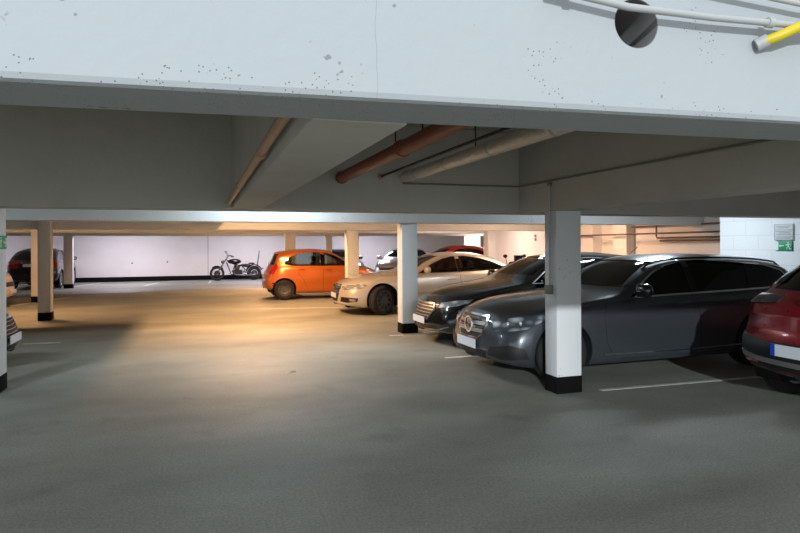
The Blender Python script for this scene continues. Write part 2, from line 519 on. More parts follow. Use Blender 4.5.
def make_wheel(root, cx, cy, R, wd, sgn, rimmat, spokes=5, steer=0, rimr=None, style='alloy'):
    """sgn = -1: outer face toward -y"""
    rimr = rimr or R * .68
    bm = bmesh.new()
    h = wd / 2
    prof = [(rimr, -h * .9), (rimr + .012, -h), (R - .045, -h * 1.02), (R - .012, -h * .9), (R, -h * .7), (R, -h * .25), (R - .006, -h * .2), (R - .006, -h * .1), (R, -h * .05), (R, h * .4), (R, h * .7), (R - .012, h * .9), (R - .045, h * 1.02), (rimr + .012, h), (rimr, h * .9)]
    lathe(bm, prof, 40, closed=True)
    w = finish(bm, 'wheel', M['tyre'], root, angle=50)
    w.location = (cx, cy, R)
    w.rotation_euler = (0, 0, steer)
    bm = bmesh.new()
    o = sgn
    # barrel
    lathe(bm, [(rimr, -h * .9), (rimr, h * .9), (rimr - .02, h * .9), (rimr - .035, 0), (rimr - .02, -h * .9)], 40, closed=True)
    yo = o * h * .80
    if style == 'alloy':
        lathe(bm, [(.0001, yo), (.07, yo), (.075, yo - o * .02), (.075, yo - o * .05), (.0001, yo - o * .05)], 24)
        for k in range(spokes):
            a = 2 * PI * k / spokes + .3
            ca, sa = math.cos(a), math.sin(a)
            pts = []
            for (r, wd2, dy) in ((.05, .034, 0), (rimr * .55, .022, .006), (rimr - .005, .032, -.02)):
                for s2 in (-1, 1):
                    for t2 in (0, -.03):
                        pts.append(bm.verts.new(Vector((ca * r - sa * wd2 * s2, yo + o * (dy + t2), sa * r + ca * wd2 * s2))))
            for i in range(2):
                A = pts[i * 4:i * 4 + 4]; B = pts[i * 4 + 4:i * 4 + 8]
                bm.faces.new((A[0], A[2], B[2], B[0])); bm.faces.new((A[1], B[1], B[3], A[3]))
                bm.faces.new((A[0], B[0], B[1], A[1])); bm.faces.new((A[2], A[3], B[3], B[2]))
            bm.faces.new((pts[8], pts[10], pts[11], pts[9]))
    else:
        lathe(bm, [(.0001, yo - o * .02), (.05, yo - o * .02), (.06, yo - o * .035), (.1, yo - o * .03), (rimr * .72, yo - o * .008), (rimr * .8, yo - o * .03), (rimr - .01, yo - o * .01), (rimr - .01, yo - o * .05), (.0001, yo - o * .06)], 32)
    bmesh.ops.recalc_face_normals(bm, faces=bm.faces)
    finish(bm, 'rim', rimmat, w)
    bm = bmesh.new()
    lathe(bm, [(.0001, 0), (rimr * .8, 0), (rimr * .8, -o * .02), (.0001, -o * .02)], 28)
    bmesh.ops.recalc_face_normals(bm, faces=bm.faces)
    b = finish(bm, 'brake_disc', M['steelrim'], w)
    return w

def build_car(S, label, loc, rz, detail=2, group=None):
    root = thing(S.get('kindname', 'car'), label, 'car', loc, rz, group)
    paint = S['paint']; L = S['L']; W2 = S['W'] / 2
    hb = hull_bm(S); skin = Skin(hb)
    hb.normal_update(); hb.verts.ensure_lookup_table(); hb.faces.ensure_lookup_table()
    hfn = [[(v.co.copy(), v.normal.copy()) for v in f.verts] for f in hb.faces]
    fo, wb, R = S['fo'], S['wb'], S['R']
    axles = (fo, fo + wb)
    # windows
    dlo = S['dlo']
    splits = S.get('splits', [])
    gp = S.get('pillar_w', .045)
    wins = []; rest = list(dlo)
    for (px, slant) in splits:   # pillar line: x = px + slant*(z-1.0)
        left = clip(rest, -1, slant, px - gp - slant * 1.0)
        wins.append(left)
        rest = clip(rest, 1, -slant, -(px + gp) + slant * 1.0)
    wins.append(rest)
    ws, rw = S['ws'], S['rw']
    # shell
    inner = hb.copy(); inner.normal_update()
    for v in inner.verts:
        v.co -= v.normal * .03
    bmesh.ops.reverse_faces(inner, faces=inner.faces)
    me_i = bpy.data.meshes.new('i')
    for f in inner.faces: f.material_index = 1
    inner.to_mesh(me_i); inner.free()
    shell = hb.copy(); shell.from_mesh(me_i); bpy.data.meshes.remove(me_i)
    hb.free()
    body = finish(shell, 'body', [paint, M['dark']], root, smooth=False)
    if detail >= 1:
        c = bmesh.new()
        for w in wins:
            if len(w) < 3: continue
            for s in (-1, 1):
                prism(c, side3(w), (0, s, 0), W2 * .35, W2 + .3)
        cut(body, c, 'c', None)
        c = bmesh.new()
        prism(c, front3(ws), (-1, 0, 0), -S['wsx'], 1)
        prism(c, front3(rw), (1, 0, 0), S['rwx'], L + 1)
        cut(body, c, 'c', None)
    c = bmesh.new()
    for ax in axles:
        for s in (-1, 1):
            n = 36
            pts = [(ax + (R + .045) * math.cos(2 * PI * k / n), 0, R + .01 + (R + .045) * math.sin(2 * PI * k / n)) for k in range(n)]
            prism(c, pts, (0, s, 0), W2 - .34, W2 + .3)
    cut(body, c, 'c', None)
    me = body.data
    me.polygons.foreach_set('use_smooth', [True] * len(me.polygons)); me.set_sharp_from_angle(angle=math.radians(28))
    cn = [(0, 0, 0)] * len(me.loops)     # smooth shading of the uncut skin, kept through the cutting
    for p in me.polygons:
        for li in p.loop_indices:
            co = me.vertices[me.loops[li].vertex_index].co
            loc, nor, idx, dist = skin.t.find_nearest(co)
            if p.material_index == 0 and dist is not None and dist < .002 and abs(p.normal.dot(nor)) > .55:
                wsum = Vector(); 
                for vc, vn in hfn[idx]: wsum += vn / ((vc - co).length_squared + 1e-7)
                if wsum.length > 0: cn[li] = tuple(wsum.normalized())
    me.normals_split_custom_set(cn)
    # wheel wells
    for ax in axles:
        for s in (-1, 1):
            bm = bmesh.new()
            r0 = R + .047; n = 24
            ri = []
            for yy in (W2 - .035, W2 - .33):
                ri.append([bm.verts.new((ax + r0 * math.cos(PI * k / n * 1.3 - .47), s * yy, R + .01 + r0 * math.sin(PI * k / n * 1.3 - .47))) for k in range(n + 1)])
            for k in range(n): bm.faces.new((ri[0][k], ri[0][k + 1], ri[1][k + 1], ri[1][k]))
            bm.faces.new(ri[1])
            finish(bm, 'wheel_well', M['well'], root)
    for i, ax in enumerate(axles):
        for s in (-1, 1):
            st = S.get('steer', 0) if i == 0 else 0
            make_wheel(root, ax, s * (W2 - S.get('wheel_in', .135)), R, .215, s, S.get('rim', M['alloy']), S.get('spokes', 5), st, R * S.get('rimf', .68), S.get('wstyle', 'alloy'))
    # glass
    sg = S.get('glass', M['glass'])
    rear_g = S.get('rear_glass', sg)
    for i, w in enumerate(wins):
        if len(w) < 3: continue
        for s in (-1, 1):
            skin.patch('side_window', side3(grow(w, .008)), (0, s, 0), sg if i == 0 else rear_g, root, off=-.014, thick=.004, res=.09)
    skin.patch('windscreen', front3(grow(ws, .008)), (-1, 0, 0), S.get('ws_glass', sg), root, off=-.02, thick=.004, res=.09)
    skin.patch('rear_window', front3(grow(rw, .008)), (1, 0, 0), rear_g, root, off=-.02, thick=.004, res=.09)
    # pillars
    if detail >= 1 and S.get('black_pillars', True):
        for (px, slant) in splits:
            pl = clip(clip(dlo, 1, -slant, -(px - gp) + slant), -1, slant, (px + gp) - slant)
            if len(pl) > 2:
                for s in (-1, 1): skin.patch('pillar_trim', side3(pl), (0, s, 0), M['gloss'], root, off=.0005, thick=.002, res=.09)
    if S.get('trim'):
        for s in (-1, 1): skin.ribbon('window_trim', side3(grow(dlo, .008)), (0, s, 0), S.get('trim_w', .018), S['trim'], root, closed=True, thick=.006)
    # doors seams, sill, handles
    if detail >= 1:
        for s in (-1, 1):
            for ln in S.get('seams', []):
                skin.ribbon('door_seam', side3(ln), (0, s, 0), .007, M['blk'], root, off=.0003, thick=.0012)
            for (hx, hz) in S.get('handles', []):
                h = skin.hit(Vector((hx, 0, hz)), Vector((0, s, 0)))
                if h is None: continue
                bm = bmesh.new(); y = h.y
                tube(bm, [(hx - .10, y, hz - .004), (hx - .085, y + s * .03, hz), (hx, y + s * .036, hz + .004), (hx + .085, y + s * .03, hz + .008), (hx + .1, y, hz + .006)], .011, 8)
                finish(bm, 'door_handle', S.get('handle_mat', paint), root)
            for ln, wd, mt in S.get('side_strips', []):
                skin.ribbon('side_trim', side3(ln), (0, s, 0), wd, mt, root, thick=.008)
    # mirrors
    mx, mz = S['mirror']
    for s in (-1, 1):
        h = skin.hit(Vector((mx, 0, mz - .03)), Vector((0, s, 0)))
        y = h.y if h else s * W2 * .85
        bm = bmesh.new()
        cy = y + s * .155
        r = bmesh.ops.create_uvsphere(bm, u_segments=20, v_segments=12, radius=1)
        for v in r['verts']:
            c = v.co
            q = lambda a, e: math.copysign(abs(a) ** e, a)
            v.co = Vector((mx + (q(c.x, .8) * .075 if c.x < 0 else q(c.x, .5) * .045), cy + q(c.y, .7) * .125, mz + .03 + q(c.z, .75) * .082))
        tube(bm, [(mx + .01, y - s * .02, mz - .05), (mx + .005, y + s * .06, mz - .03), (mx, cy - s * .03, mz - .01)], .022, 8)
        o = finish(bm, 'wing_mirror', S.get('mirror_mat', paint), root, angle=60)
        bm = bmesh.new(); lathe(bm, [(.0001, .001), (.075, .001), (.075, -.004), (.0001, -.004)], 20, 'x', (0, 0, 0))
        for v in bm.verts: v.co = Vector((mx + .046 - v.co.x, cy + v.co.y * 1.35, mz + .03 + v.co.z * .8))
        bmesh.ops.recalc_face_normals(bm, faces=bm.faces)
        finish(bm, 'mirror_glass', M['chrome'], o)
    # interior
    if detail >= 1:
        sx = S.get('seat_x', 2.2)
        for (x0, ys) in ((sx, (-.36, .36)), (sx + .85, (-.36, .36))):
            for y in ys:
                bm = bmesh.new()
                box(bm, x0 - .45, x0 + .05, y - .25, y + .25, .36, .52, .05)
                vs = box(bm, x0, x0 + .13, y - .24, y + .24, .45, S['H'] - .42, .05)
                for v in bm.verts:
                    if v.co.z > .6: v.co.x += (v.co.z - .5) * .28
                box(bm, x0 + .19, x0 + .27, y - .13, y + .13, S['H'] - .41, S['H'] - .22, .035)
                finish(bm, 'seat', M['seat'], root)
        bm = bmesh.new(); dx = S.get('dash_x', sx - .95)
        box(bm, dx - .35, dx + .12, -W2 + .17, W2 - .17, .55, .88, .05)
        finish(bm, 'dashboard', M['dark'], root)
        bm = bmesh.new(); st = []
        for k in range(25):
            a = 2 * PI * k / 24; st.append((dx + .28 + .06 * math.sin(a), S.get('wheel_y', .36) + .18 * math.cos(a), .86 + .17 * math.sin(a)))
        tube(bm, st, .015, 8, cap=False); tube(bm, [(dx + .1, .36, .78), (dx + .28, .36, .86)], .03, 8); tube(bm, [(dx + .28, .19, .86), (dx + .28, .53, .86)], .018, 6)
        finish(bm, 'steering_wheel', M['blk'], root)
    # decals
    for D in S.get('decals', []):
        nm, poly, d, mt = D[:4]; kw = D[4] if len(D) > 4 else {}
        mirr = kw.pop('mirror', False) if 'mirror' in kw else False
        kw = dict(kw); sub = kw.pop('sub', None); rib = kw.pop('ribbon', None)
        for s in ((-1, 1) if mirr else (1,)):
            # authored for the -y side; mirrored copy flips y
            f = 1 if s == -1 or not mirr else -1
            pp = [(q[0], q[1] * f, q[2]) for q in poly]; dd = (d[0], d[1] * f, 0)
            if rib: o = skin.ribbon(nm, pp, dd, rib, mt, root, **kw)
            else: o = skin.patch(nm, pp, dd, mt, root, **kw)
            if o and sub: sub(skin, o, f)
        if mirr: D[4]['mirror'] = True
    if S.get('extra'): S['extra'](skin, root)
    return root

def plate(skin, root, d, y0, z, w=.52, h=.11, eu=False, off=.006):
    x = 1 if d > 0 else -1
    poly = [(0, y0 - w / 2, z - h / 2), (0, y0 + w / 2, z - h / 2), (0, y0 + w / 2, z + h / 2), (0, y0 - w / 2, z + h / 2)]
    o = skin.patch('licence_plate', poly, (x, 0, 0), M['plate'], root, off=off, thick=.008, flat=True, res=.3)
    if eu:
        xm = max(v.co.x for v in o.data.vertices)
        bm = bmesh.new(); box(bm, xm - .004, xm + .003, y0 - w / 2, y0 - w / 2 + .045, z - h / 2, z + h / 2)
        finish(bm, 'country_band', M['blue'], o, smooth=False)
    return o

def ring(bm, c, r, t, axis='x', n=28):
    lathe(bm, [(r - t, -t), (r + t, -t), (r + t, t), (r - t, t)], n, axis, c, closed=True)

def mirrored(L_): return [(-y, z) for y, z in L_[::-1]]
def sym(half): return half + mirrored(half)   # half: list (y,z) from -y bottom .. -y top, mirrored to +y

# ------------------------------------------------------------------ paints
P_grey = pmat('dark grey metallic paint', (68, 74, 80), .3, .5, .9)
P_black = pmat('black paint', (14, 15, 18), .22, .3, 1)
P_gold = pmat('silver beige metallic paint', (200, 194, 184), .3, .4, .9)
P_orange = pmat('orange metallic paint', (190, 98, 28), .3, .35, .9)
P_red = pmat('dark red paint', (128, 22, 32), .28, .3, 1)
P_red2 = pmat('bright red paint', (176, 40, 30), .35, .1, .8)
P_navy = pmat('black violet paint', (34, 30, 42), .28, .4, 1)
P_silver = pmat('silver paint', (176, 182, 190), .3, .5, .9)
P_teal = pmat('dark green grey paint', (50, 58, 60), .3, .5, .9)
P_cream = pmat('pale beige paint', (206, 190, 168), .35, .2, .8)

# ------------------------------------------------------------------ grey estate
def estate_front(skin, root):
    plate(skin, root, -1, 0, .405, off=.02)
    # star emblem and slats
    g = skin.patch('grille', [(0, y, z) for y, z in sym([(-.24, .47), (-.33, .54), (-.365, .65), (-.33, .745)])], (-1, 0, 0), M['blk'], root, off=.001, thick=.004)
    rim = sym([(-.24, .47), (-.33, .54), (-.365, .65), (-.33, .745)])
    skin.ribbon('grille_frame', [(0, y, z) for y, z in rim], (-1, 0, 0), .022, M['chrome'], g, closed=True, off=.004, thick=.012, step=.03)
    for z, hw in ((.565, .315), (.655, .34)):
        skin.ribbon('grille_slat', [(0, -hw, z), (0, 0, z - .004), (0, hw, z)], (-1, 0, 0), .042, M['satin'], g, off=.006, thick=.014)
        skin.ribbon('grille_slat', [(0, -hw, z + .038), (0, 0, z + .034), (0, hw, z + .038)], (-1, 0, 0), .009, M['chrome'], g, off=.006, thick=.012)
    h = skin.hit(Vector((0, 0, .62)), Vector((-1, 0, 0)))
    bm = bmesh.new(); c = Vector((h.x - .035, 0, .62))
    ring(bm, c, .095, .010)
    for k in range(3):
        a = PI / 2 + k * 2 * PI / 3
        tip = c + Vector((0, math.cos(a) * .092, math.sin(a) * .092))
        for sg in (-1, 1):
            b = a + sg * PI / 3
            q = c + Vector((0, math.cos(b) * .02, math.sin(b) * .02))
            c1 = c + Vector((-.015, 0, 0)); c2 = c + Vector((.008, 0, 0))
            vs = [bm.verts.new(v) for v in (c1, tip, q, c2)]
            bm.faces.new((vs[0], vs[1], vs[2])); bm.faces.new((vs[3], vs[2], vs[1]))
    bmesh.ops.recalc_face_normals(bm, faces=bm.faces)
    finish(bm, 'star_emblem', M['chrome'], g, smooth=False)
    for s in (-1, 1):
        # roof rails
        pts = []
        for k in range(25):
            x = 2.15 + 2.35 * k / 24
            y = s * .60
            hh = skin.t.ray_cast(Vector((x, y, 3)), Vector((0, 0, -1)), 5)[0]
            pts.append(hh + Vector((0, 0, .022 if 0 < k < 24 else -.005)))
        bm = bmesh.new(); tube(bm, pts, .013, 8)
        finish(bm, 'roof_rail', M['gloss'], root)
    for s in (-1, 1):
        bm = bmesh.new()
        tube(bm, [(1.62, s * .15, 1.035), (1.75, s * .42 - .12, 1.075), (1.83, s * .45 - .3, 1.10)], .010, 6)
        finish(bm, 'wiper', M['blk'], root)

def headlight_inner(skin, o, f):
    for (x, y, z, r) in ((.24, -.62, .675, .038), (.36, -.71, .69, .034)):
        d = Vector((-.6, -.8 * f, 0)).normalized()
        h = skin.hit(Vector((x, y * f, z)), d)
        if h is None: continue
        bm = bmesh.new(); c = h + d * .016
        bmesh.ops.create_uvsphere(bm, u_segments=14, v_segments=8, radius=r)
        for v in bm.verts: v.co = c + Vector((v.co.x * .6, v.co.y * .6, v.co.z)) - d * r * .5
        finish(bm, 'lens', M['lamp'], o)

ESTATE = dict(L=4.90, W=1.86, H=1.475, fo=.80, wb=2.94, R=.335, paint=P_grey,
    top=[(0, .74), (.06, .80), (.25, .865), (.7, .945), (1.2, 1.00), (1.5, 1.035), (1.62, 1.075), (1.85, 1.20), (2.15, 1.345), (2.4, 1.425), (2.75, 1.468), (3.2, 1.475), (3.8, 1.455), (4.35, 1.405), (4.6, 1.355), (4.70, 1.27), (4.82, 1.08), (4.88, .98), (4.93, .88)],
    belt=[(0, .60), (.3, .74), (.8, .83), (1.4, .895), (2.2, .93), (3.4, .955), (4.5, .985), (4.93, .9)],
    plan=[(0, .86), (.05, .92), (.2, .97), (.5, .995), (.9, 1), (4.1, 1), (4.6, .97), (4.93, .88)],
    bot=[(0, .22), (.3, .18), (.9, .17), (4.2, .18), (4.7, .24), (4.93, .32)],
    nose=[(.2, .06), (.32, .0), (.5, .02), (.75, .10)], tail=[(.3, .05), (.5, 0), (.8, .02), (1.0, .06)],
    bow_f=.20, bow_r=.16, tumble=23, crown=.04,
    dlo=[(1.80, .965), (2.6, .99), (3.4, 1.01), (4.0, 1.03), (4.36, 1.06), (4.47, 1.11), (4.33, 1.245), (4.05, 1.315), (3.6, 1.365), (3.0, 1.395), (2.75, 1.385), (2.45, 1.335), (2.2, 1.24), (2.0, 1.12)],
    splits=[(2.78, -.06), (3.72, .25)], ws=sym([(-.70, 1.075), (-.60, 1.25), (-.53, 1.375), (-.3, 1.395)]), wsx=2.5,
    rw=sym([(-.60, 1.06), (-.50, 1.30)]), rwx=4.3,
    trim=M['chrome'], trim_w=.02, mirror=(1.86, 1.02), mirror_mat=P_black,
    glass=M['privacy'], rear_glass=M['privacy'], ws_glass=M['tint'], seat_x=2.35, dash_x=1.5,
    seams=[[(1.42, .93), (1.36, .75), (1.38, .45), (1.50, .25)], [(2.76, 1.0), (2.79, .6), (2.80, .26)], [(3.78, 1.03), (3.86, .82), (3.72, .55), (3.55, .38)], [(1.6, .235), (3.5, .235)]],
    handles=[(2.55, .87), (3.62, .895)], handle_mat=P_grey,
    side_strips=[([(1.35, .30), (2.4, .29), (3.5, .31)], .014, M['chrome'])],
    rim=M['alloy'], spokes=5,
    decals=[
        ('headlight', [(.10, -.50, .595), (.12, -.45, .69), (.26, -.58, .745), (.45, -.76, .785), (.66, -.87, .80), (.56, -.84, .72), (.42, -.76, .64), (.22, -.62, .60)], (-.6, -.8), M['lampmid'], dict(mirror=True, sub=headlight_inner, thick=.01)),
        ('air_intake', [(.1, -.40, .30), (.1, -.44, .40), (.3, -.66, .455), (.4, -.80, .42), (.42, -.83, .30), (.2, -.6, .275)], (-.75, -.66), M['blk'], dict(mirror=True)),
        ('lower_grille', [(0, -.40, .27), (0, -.42, .34), (0, .42, .34), (0, .40, .27)], (-1, 0), M['blk'], {}),
        ('bumper_trim', [(0, -.80, .225), (0, -.45, .245), (0, 0, .25), (0, .45, .245), (0, .80, .225)], (-1, 0), M['chrome'], dict(ribbon=.016, thick=.012)),
        ('tail_light', [(4.6, -.9, .84), (4.55, -.9, .98), (4.93, -.5, .97), (4.93, -.5, .86)], (.8, -.6), M['red'], dict(mirror=True)),
    ], extra=estate_front)

# ------------------------------------------------------------------ black hatchback with hexagonal grille
def black_front(skin, root):
    plate(skin, root, -1, 0, .395, off=.012)
    g = skin.patch('grille', [(0, y, z) for y, z in sym([(-.28, .42), (-.40, .56), (-.35, .67)])], (-1, 0, 0), M['blk'], root, off=.001, thick=.004)
    skin.ribbon('grille_frame', [(0, y, z) for y, z in sym([(-.28, .42), (-.40, .56), (-.35, .67)])], (-1, 0, 0), .024, M['chrome'], g, closed=True, off=.004, thick=.012, step=.03)
    for z, hw in ((.47, .29), (.52, .34), (.57, .375), (.62, .35)):
        skin.ribbon('grille_slat', [(0, -hw, z), (0, hw, z)], (-1, 0, 0), .011, M['satin'], g, off=.003, thick=.008)
    bm = bmesh.new()
    tube(bm, [(4.2, 0, 1.40), (4.42, 0, 1.56)], .006, 6)
    finish(bm, 'roof_aerial', M['blk'], root)

BLACKHATCH = dict(L=4.87, W=1.85, H=1.48, fo=.90, wb=2.85, R=.335, paint=P_black,
    top=[(0, .72), (.06, .77), (.25, .84), (.7, .935), (1.15, 1.0), (1.4, 1.04), (1.55, 1.10), (1.9, 1.27), (2.2, 1.39), (2.55, 1.46), (3.0, 1.48), (3.6, 1.45), (4.1, 1.37), (4.5, 1.22), (4.75, 1.10), (4.87, .98)],
    belt=[(0, .60), (.3, .72), (.8, .83), (1.4, .90), (2.2, .94), (3.4, .97), (4.5, 1.0), (4.87, .9)],
    plan=[(0, .80), (.05, .87), (.2, .94), (.5, .985), (.9, 1), (4.0, 1), (4.6, .96), (4.87, .86)],
    bot=[(0, .22), (.3, .18), (.9, .17), (4.2, .18), (4.6, .25), (4.87, .32)],
    nose=[(.2, .05), (.32, .0), (.5, .03), (.72, .12)], tail=[(.3, .05), (.5, 0), (.8, .02), (1.0, .06)],
    bow_f=.30, bow_r=.14, tumble=26, crown=.04,
    dlo=[(1.66, .985), (2.6, 1.00), (3.5, 1.02), (4.0, 1.06), (4.1, 1.13), (3.8, 1.27), (3.4, 1.345), (2.9, 1.38), (2.5, 1.36), (2.2, 1.28), (1.95, 1.17)],
    splits=[(2.7, -.06)], ws=sym([(-.70, 1.11), (-.60, 1.25), (-.52, 1.375), (-.3, 1.40)]), wsx=2.4,
    rw=sym([(-.58, 1.13), (-.48, 1.30)]), rwx=3.9,
    trim=M['satin'], trim_w=.014, mirror=(1.86, 1.03), glass=M['privacy'], ws_glass=M['tint'], seat_x=2.3, dash_x=1.45,
    seams=[[(1.40, .93), (1.36, .6), (1.45, .25)], [(2.70, 1.0), (2.72, .26)]], handles=[(2.5, .88), (3.5, .90)],
    rim=M['alloy'], spokes=7,
    decals=[
        ('headlight', [(.14, -.49, .61), (.18, -.50, .69), (.38, -.69, .735), (.60, -.82, .755), (.54, -.81, .70), (.35, -.70, .645)], (-.6, -.8), M['lamp'], dict(mirror=True, thick=.01)),
        ('fog_light', [(.25, -.66, .37), (.27, -.66, .43), (.40, -.78, .43), (.42, -.78, .37)], (-.7, -.7), M['lampdark'], dict(mirror=True)),
        ('lower_grille', [(0, -.50, .255), (0, -.52, .32), (0, .52, .32), (0, .50, .255)], (-1, 0), M['gloss'], {}),
        ('bumper_trim', [(0, -.74, .33), (0, -.55, .27), (0, 0, .245), (0, .55, .27), (0, .74, .33)], (-1, 0), M['satin'], dict(ribbon=.014, thick=.01)),
        ('tail_light', [(4.5, -.9, .88), (4.5, -.9, 1.0), (4.87, -.5, .99), (4.87, -.5, .9)], (.8, -.6), M['red'], dict(mirror=True)),
    ], extra=black_front)

# ------------------------------------------------------------------ beige silver saloon
def saloon_front(skin, root):
    g = skin.patch('grille', [(0, y, z) for y, z in sym([(-.26, .30), (-.30, .40), (-.34, .62), (-.30, .70)])], (-1, 0, 0), M['blk'], root, off=.001, thick=.004)
    skin.ribbon('grille_frame', [(0, y, z) for y, z in sym([(-.26, .30), (-.30, .40), (-.34, .62), (-.30, .70)])], (-1, 0, 0), .022, M['chrome'], g, closed=True, off=.004, thick=.01, step=.03)
    for k in range(5):
        z = .50 + k * .04
        skin.ribbon('grille_slat', [(0, -.3, z), (0, .3, z)], (-1, 0, 0), .009, M['chrome'], g, off=.003, thick=.008)
    plate(skin, root, -1, 0, .44, off=.014)
    h = skin.hit(Vector((0, 0, .63)), Vector((-1, 0, 0)))
    bm = bmesh.new()
    for k in range(4): ring(bm, Vector((h.x - .022, -.12 + .08 * k, .635)), .05, .006)
    bmesh.ops.recalc_face_normals(bm, faces=bm.faces)
    finish(bm, 'ring_emblem', M['chrome'], g)

SALOON = dict(L=5.05, W=1.90, H=1.445, fo=.95, wb=2.94, R=.345, paint=P_gold,
    top=[(0, .71), (.05, .75), (.25, .82), (.7, .905), (1.2, .965), (1.5, 1.0), (1.65, 1.05), (2.0, 1.22), (2.3, 1.34), (2.6, 1.415), (3.0, 1.445), (3.4, 1.435), (3.8, 1.375), (4.2, 1.24), (4.45, 1.12), (4.62, 1.065), (4.9, 1.03), (5.05, .97)],
    belt=[(0, .60), (.3, .70), (.8, .79), (1.5, .88), (2.2, .915), (3.4, .94), (4.4, .97), (5.05, .9)],
    plan=[(0, .84), (.05, .90), (.2, .955), (.5, .99), (.9, 1), (4.2, 1), (4.7, .96), (5.05, .88)],
    bot=[(0, .22), (.3, .18), (.9, .17), (4.2, .18), (4.7, .25), (5.05, .32)],
    nose=[(.2, .05), (.3, .0), (.5, .02), (.7, .08)], tail=[(.3, .05), (.5, 0), (.8, .02), (1.0, .06)],
    bow_f=.26, bow_r=.14, tumble=27, crown=.04,
    dlo=[(1.85, .955), (2.6, .96), (3.5, .985), (4.05, 1.02), (4.12, 1.07), (3.85, 1.20), (3.5, 1.30), (3.1, 1.35), (2.75, 1.335), (2.5, 1.28), (2.2, 1.16)],
    splits=[(2.92, -.05)], ws=sym([(-.72, 1.07), (-.60, 1.22), (-.52, 1.345), (-.3, 1.365)]), wsx=2.5,
    rw=sym([(-.60, 1.10), (-.50, 1.32)]), rwx=3.6,
    trim=M['satin'], trim_w=.016, mirror=(2.02, 1.0), glass=M['glass'], seat_x=2.55, dash_x=1.6, steer=.45,
    seams=[[(1.50, .88), (1.46, .6), (1.55, .25)], [(2.90, .96), (2.95, .26)], [(3.92, 1.0), (3.9, .8), (3.7, .5)], [(1.6, .24), (3.6, .24)]],
    handles=[(2.68, .80), (3.72, .82)], handle_mat=P_gold,
    side_strips=[([(1.5, .50), (3.6, .50)], .022, M['satin'])],
    rim=M['steelrim'], spokes=10,
    decals=[
        ('headlight', [(.06, -.46, .585), (.08, -.44, .675), (.25, -.66, .71), (.5, -.82, .74), (.62, -.85, .70), (.5, -.84, .63), (.3, -.72, .59)], (-.6, -.8), M['lamp'], dict(mirror=True, thick=.01)),
        ('air_intake', [(.05, -.45, .31), (.05, -.46, .42), (.25, -.66, .42), (.42, -.84, .41), (.40, -.83, .33), (.22, -.66, .30)], (-.7, -.7), M['blk'], dict(mirror=True)),
        ('fog_light', [(.28, -.70, .335), (.28, -.70, .385), (.38, -.80, .385), (.38, -.80, .335)], (-.7, -.7), M['lamp'], dict(mirror=True, off=.008)),
        ('tail_light', [(4.7, -.9, .82), (4.68, -.9, .96), (5.05, -.5, .95), (5.05, -.5, .84)], (.8, -.6), M['red'], dict(mirror=True)),
    ], extra=saloon_front)

# ------------------------------------------------------------------ orange small hatchback
def micra_extra(skin, root):
    plate(skin, root, 1, 0, .72)
    skin.ribbon('rear_wiper', [(0, .05, 1.06), (0, -.25, 1.12)], (1, 0, 0), .02, M['blk'], root, off=.01, thick=.015)

SMALL = dict(L=3.73, W=1.66, H=1.53, fo=.72, wb=2.43, R=.305, paint=P_orange,
    top=[(0, .74), (.05, .80), (.2, .88), (.5, .965), (.85, 1.03), (1.0, 1.08), (1.3, 1.27), (1.6, 1.43), (1.9, 1.51), (2.3, 1.53), (2.8, 1.505), (3.2, 1.455), (3.36, 1.42), (3.44, 1.33), (3.56, 1.10), (3.66, .95), (3.73, .84)],
    belt=[(0, .64), (.3, .82), (.7, .92), (1.2, .95), (2.2, .965), (3.2, .985), (3.73, .9)],
    plan=[(0, .78), (.05, .85), (.2, .93), (.5, .985), (.8, 1), (3.0, 1), (3.4, .965), (3.73, .86)],
    bot=[(0, .24), (.3, .19), (.9, .18), (2.9, .19), (3.4, .25), (3.73, .32)],
    nose=[(.2, .04), (.35, 0), (.5, .02), (.75, .10)], tail=[(.28, .06), (.45, 0), (.6, .01), (.72, .06), (1.0, .08)],
    bow_f=.26, bow_r=.16, tumble=19, crown=.045,
    dlo=[(1.12, 1.005), (2.0, 1.01), (2.9, 1.025), (3.14, 1.06), (3.12, 1.16), (2.95, 1.30), (2.7, 1.39), (2.3, 1.425), (1.9, 1.41), (1.6, 1.32), (1.35, 1.19)],
    splits=[(1.98, .0)], pillar_w=.06, ws=sym([(-.64, 1.12), (-.56, 1.28), (-.50, 1.42), (-.3, 1.44)]), wsx=1.75,
    rw=sym([(-.56, 1.06), (-.52, 1.2), (-.48, 1.38)]), rwx=3.15,
    mirror=(1.22, 1.05), glass=M['clear'], seat_x=1.85, dash_x=1.0,
    seams=[[(1.0, .95), (.98, .6), (1.1, .25)], [(1.98, .99), (1.98, .26)], [(2.72, 1.0), (2.75, .8), (2.58, .6), (2.45, .3)], [(1.1, .24), (2.5, .24)]],
    handles=[(1.80, .90), (2.62, .92)], rim=M['steelrim'], wstyle='steel', rimf=.62,
    decals=[
        ('headlight', [(.15, -.45, .68), (.2, -.47, .82), (.6, -.72, .98), (.62, -.74, .88), (.4, -.66, .72)], (-.6, -.8), M['lamp'], dict(mirror=True, thick=.012)),
        ('tail_light', [(3.50, -.76, .76), (3.36, -.78, .98), (3.42, -.72, 1.10), (3.56, -.66, .98), (3.60, -.62, .78)], (.6, -.8), M['red'], dict(mirror=True, thick=.012)),
        ('side_indicator', [(.86, -.8, .80), (.92, -.8, .80), (.92, -.8, .82), (.86, -.8, .82)], (0, -1), M['lamp'], dict(mirror=True)),
        ('bumper_strip', [(3.1, -.8, .50), (3.35, -.8, .50), (3.5, -.7, .50)], (.5, -.85), M['blk'], dict(mirror=True, ribbon=.035)),
    ], extra=micra_extra)

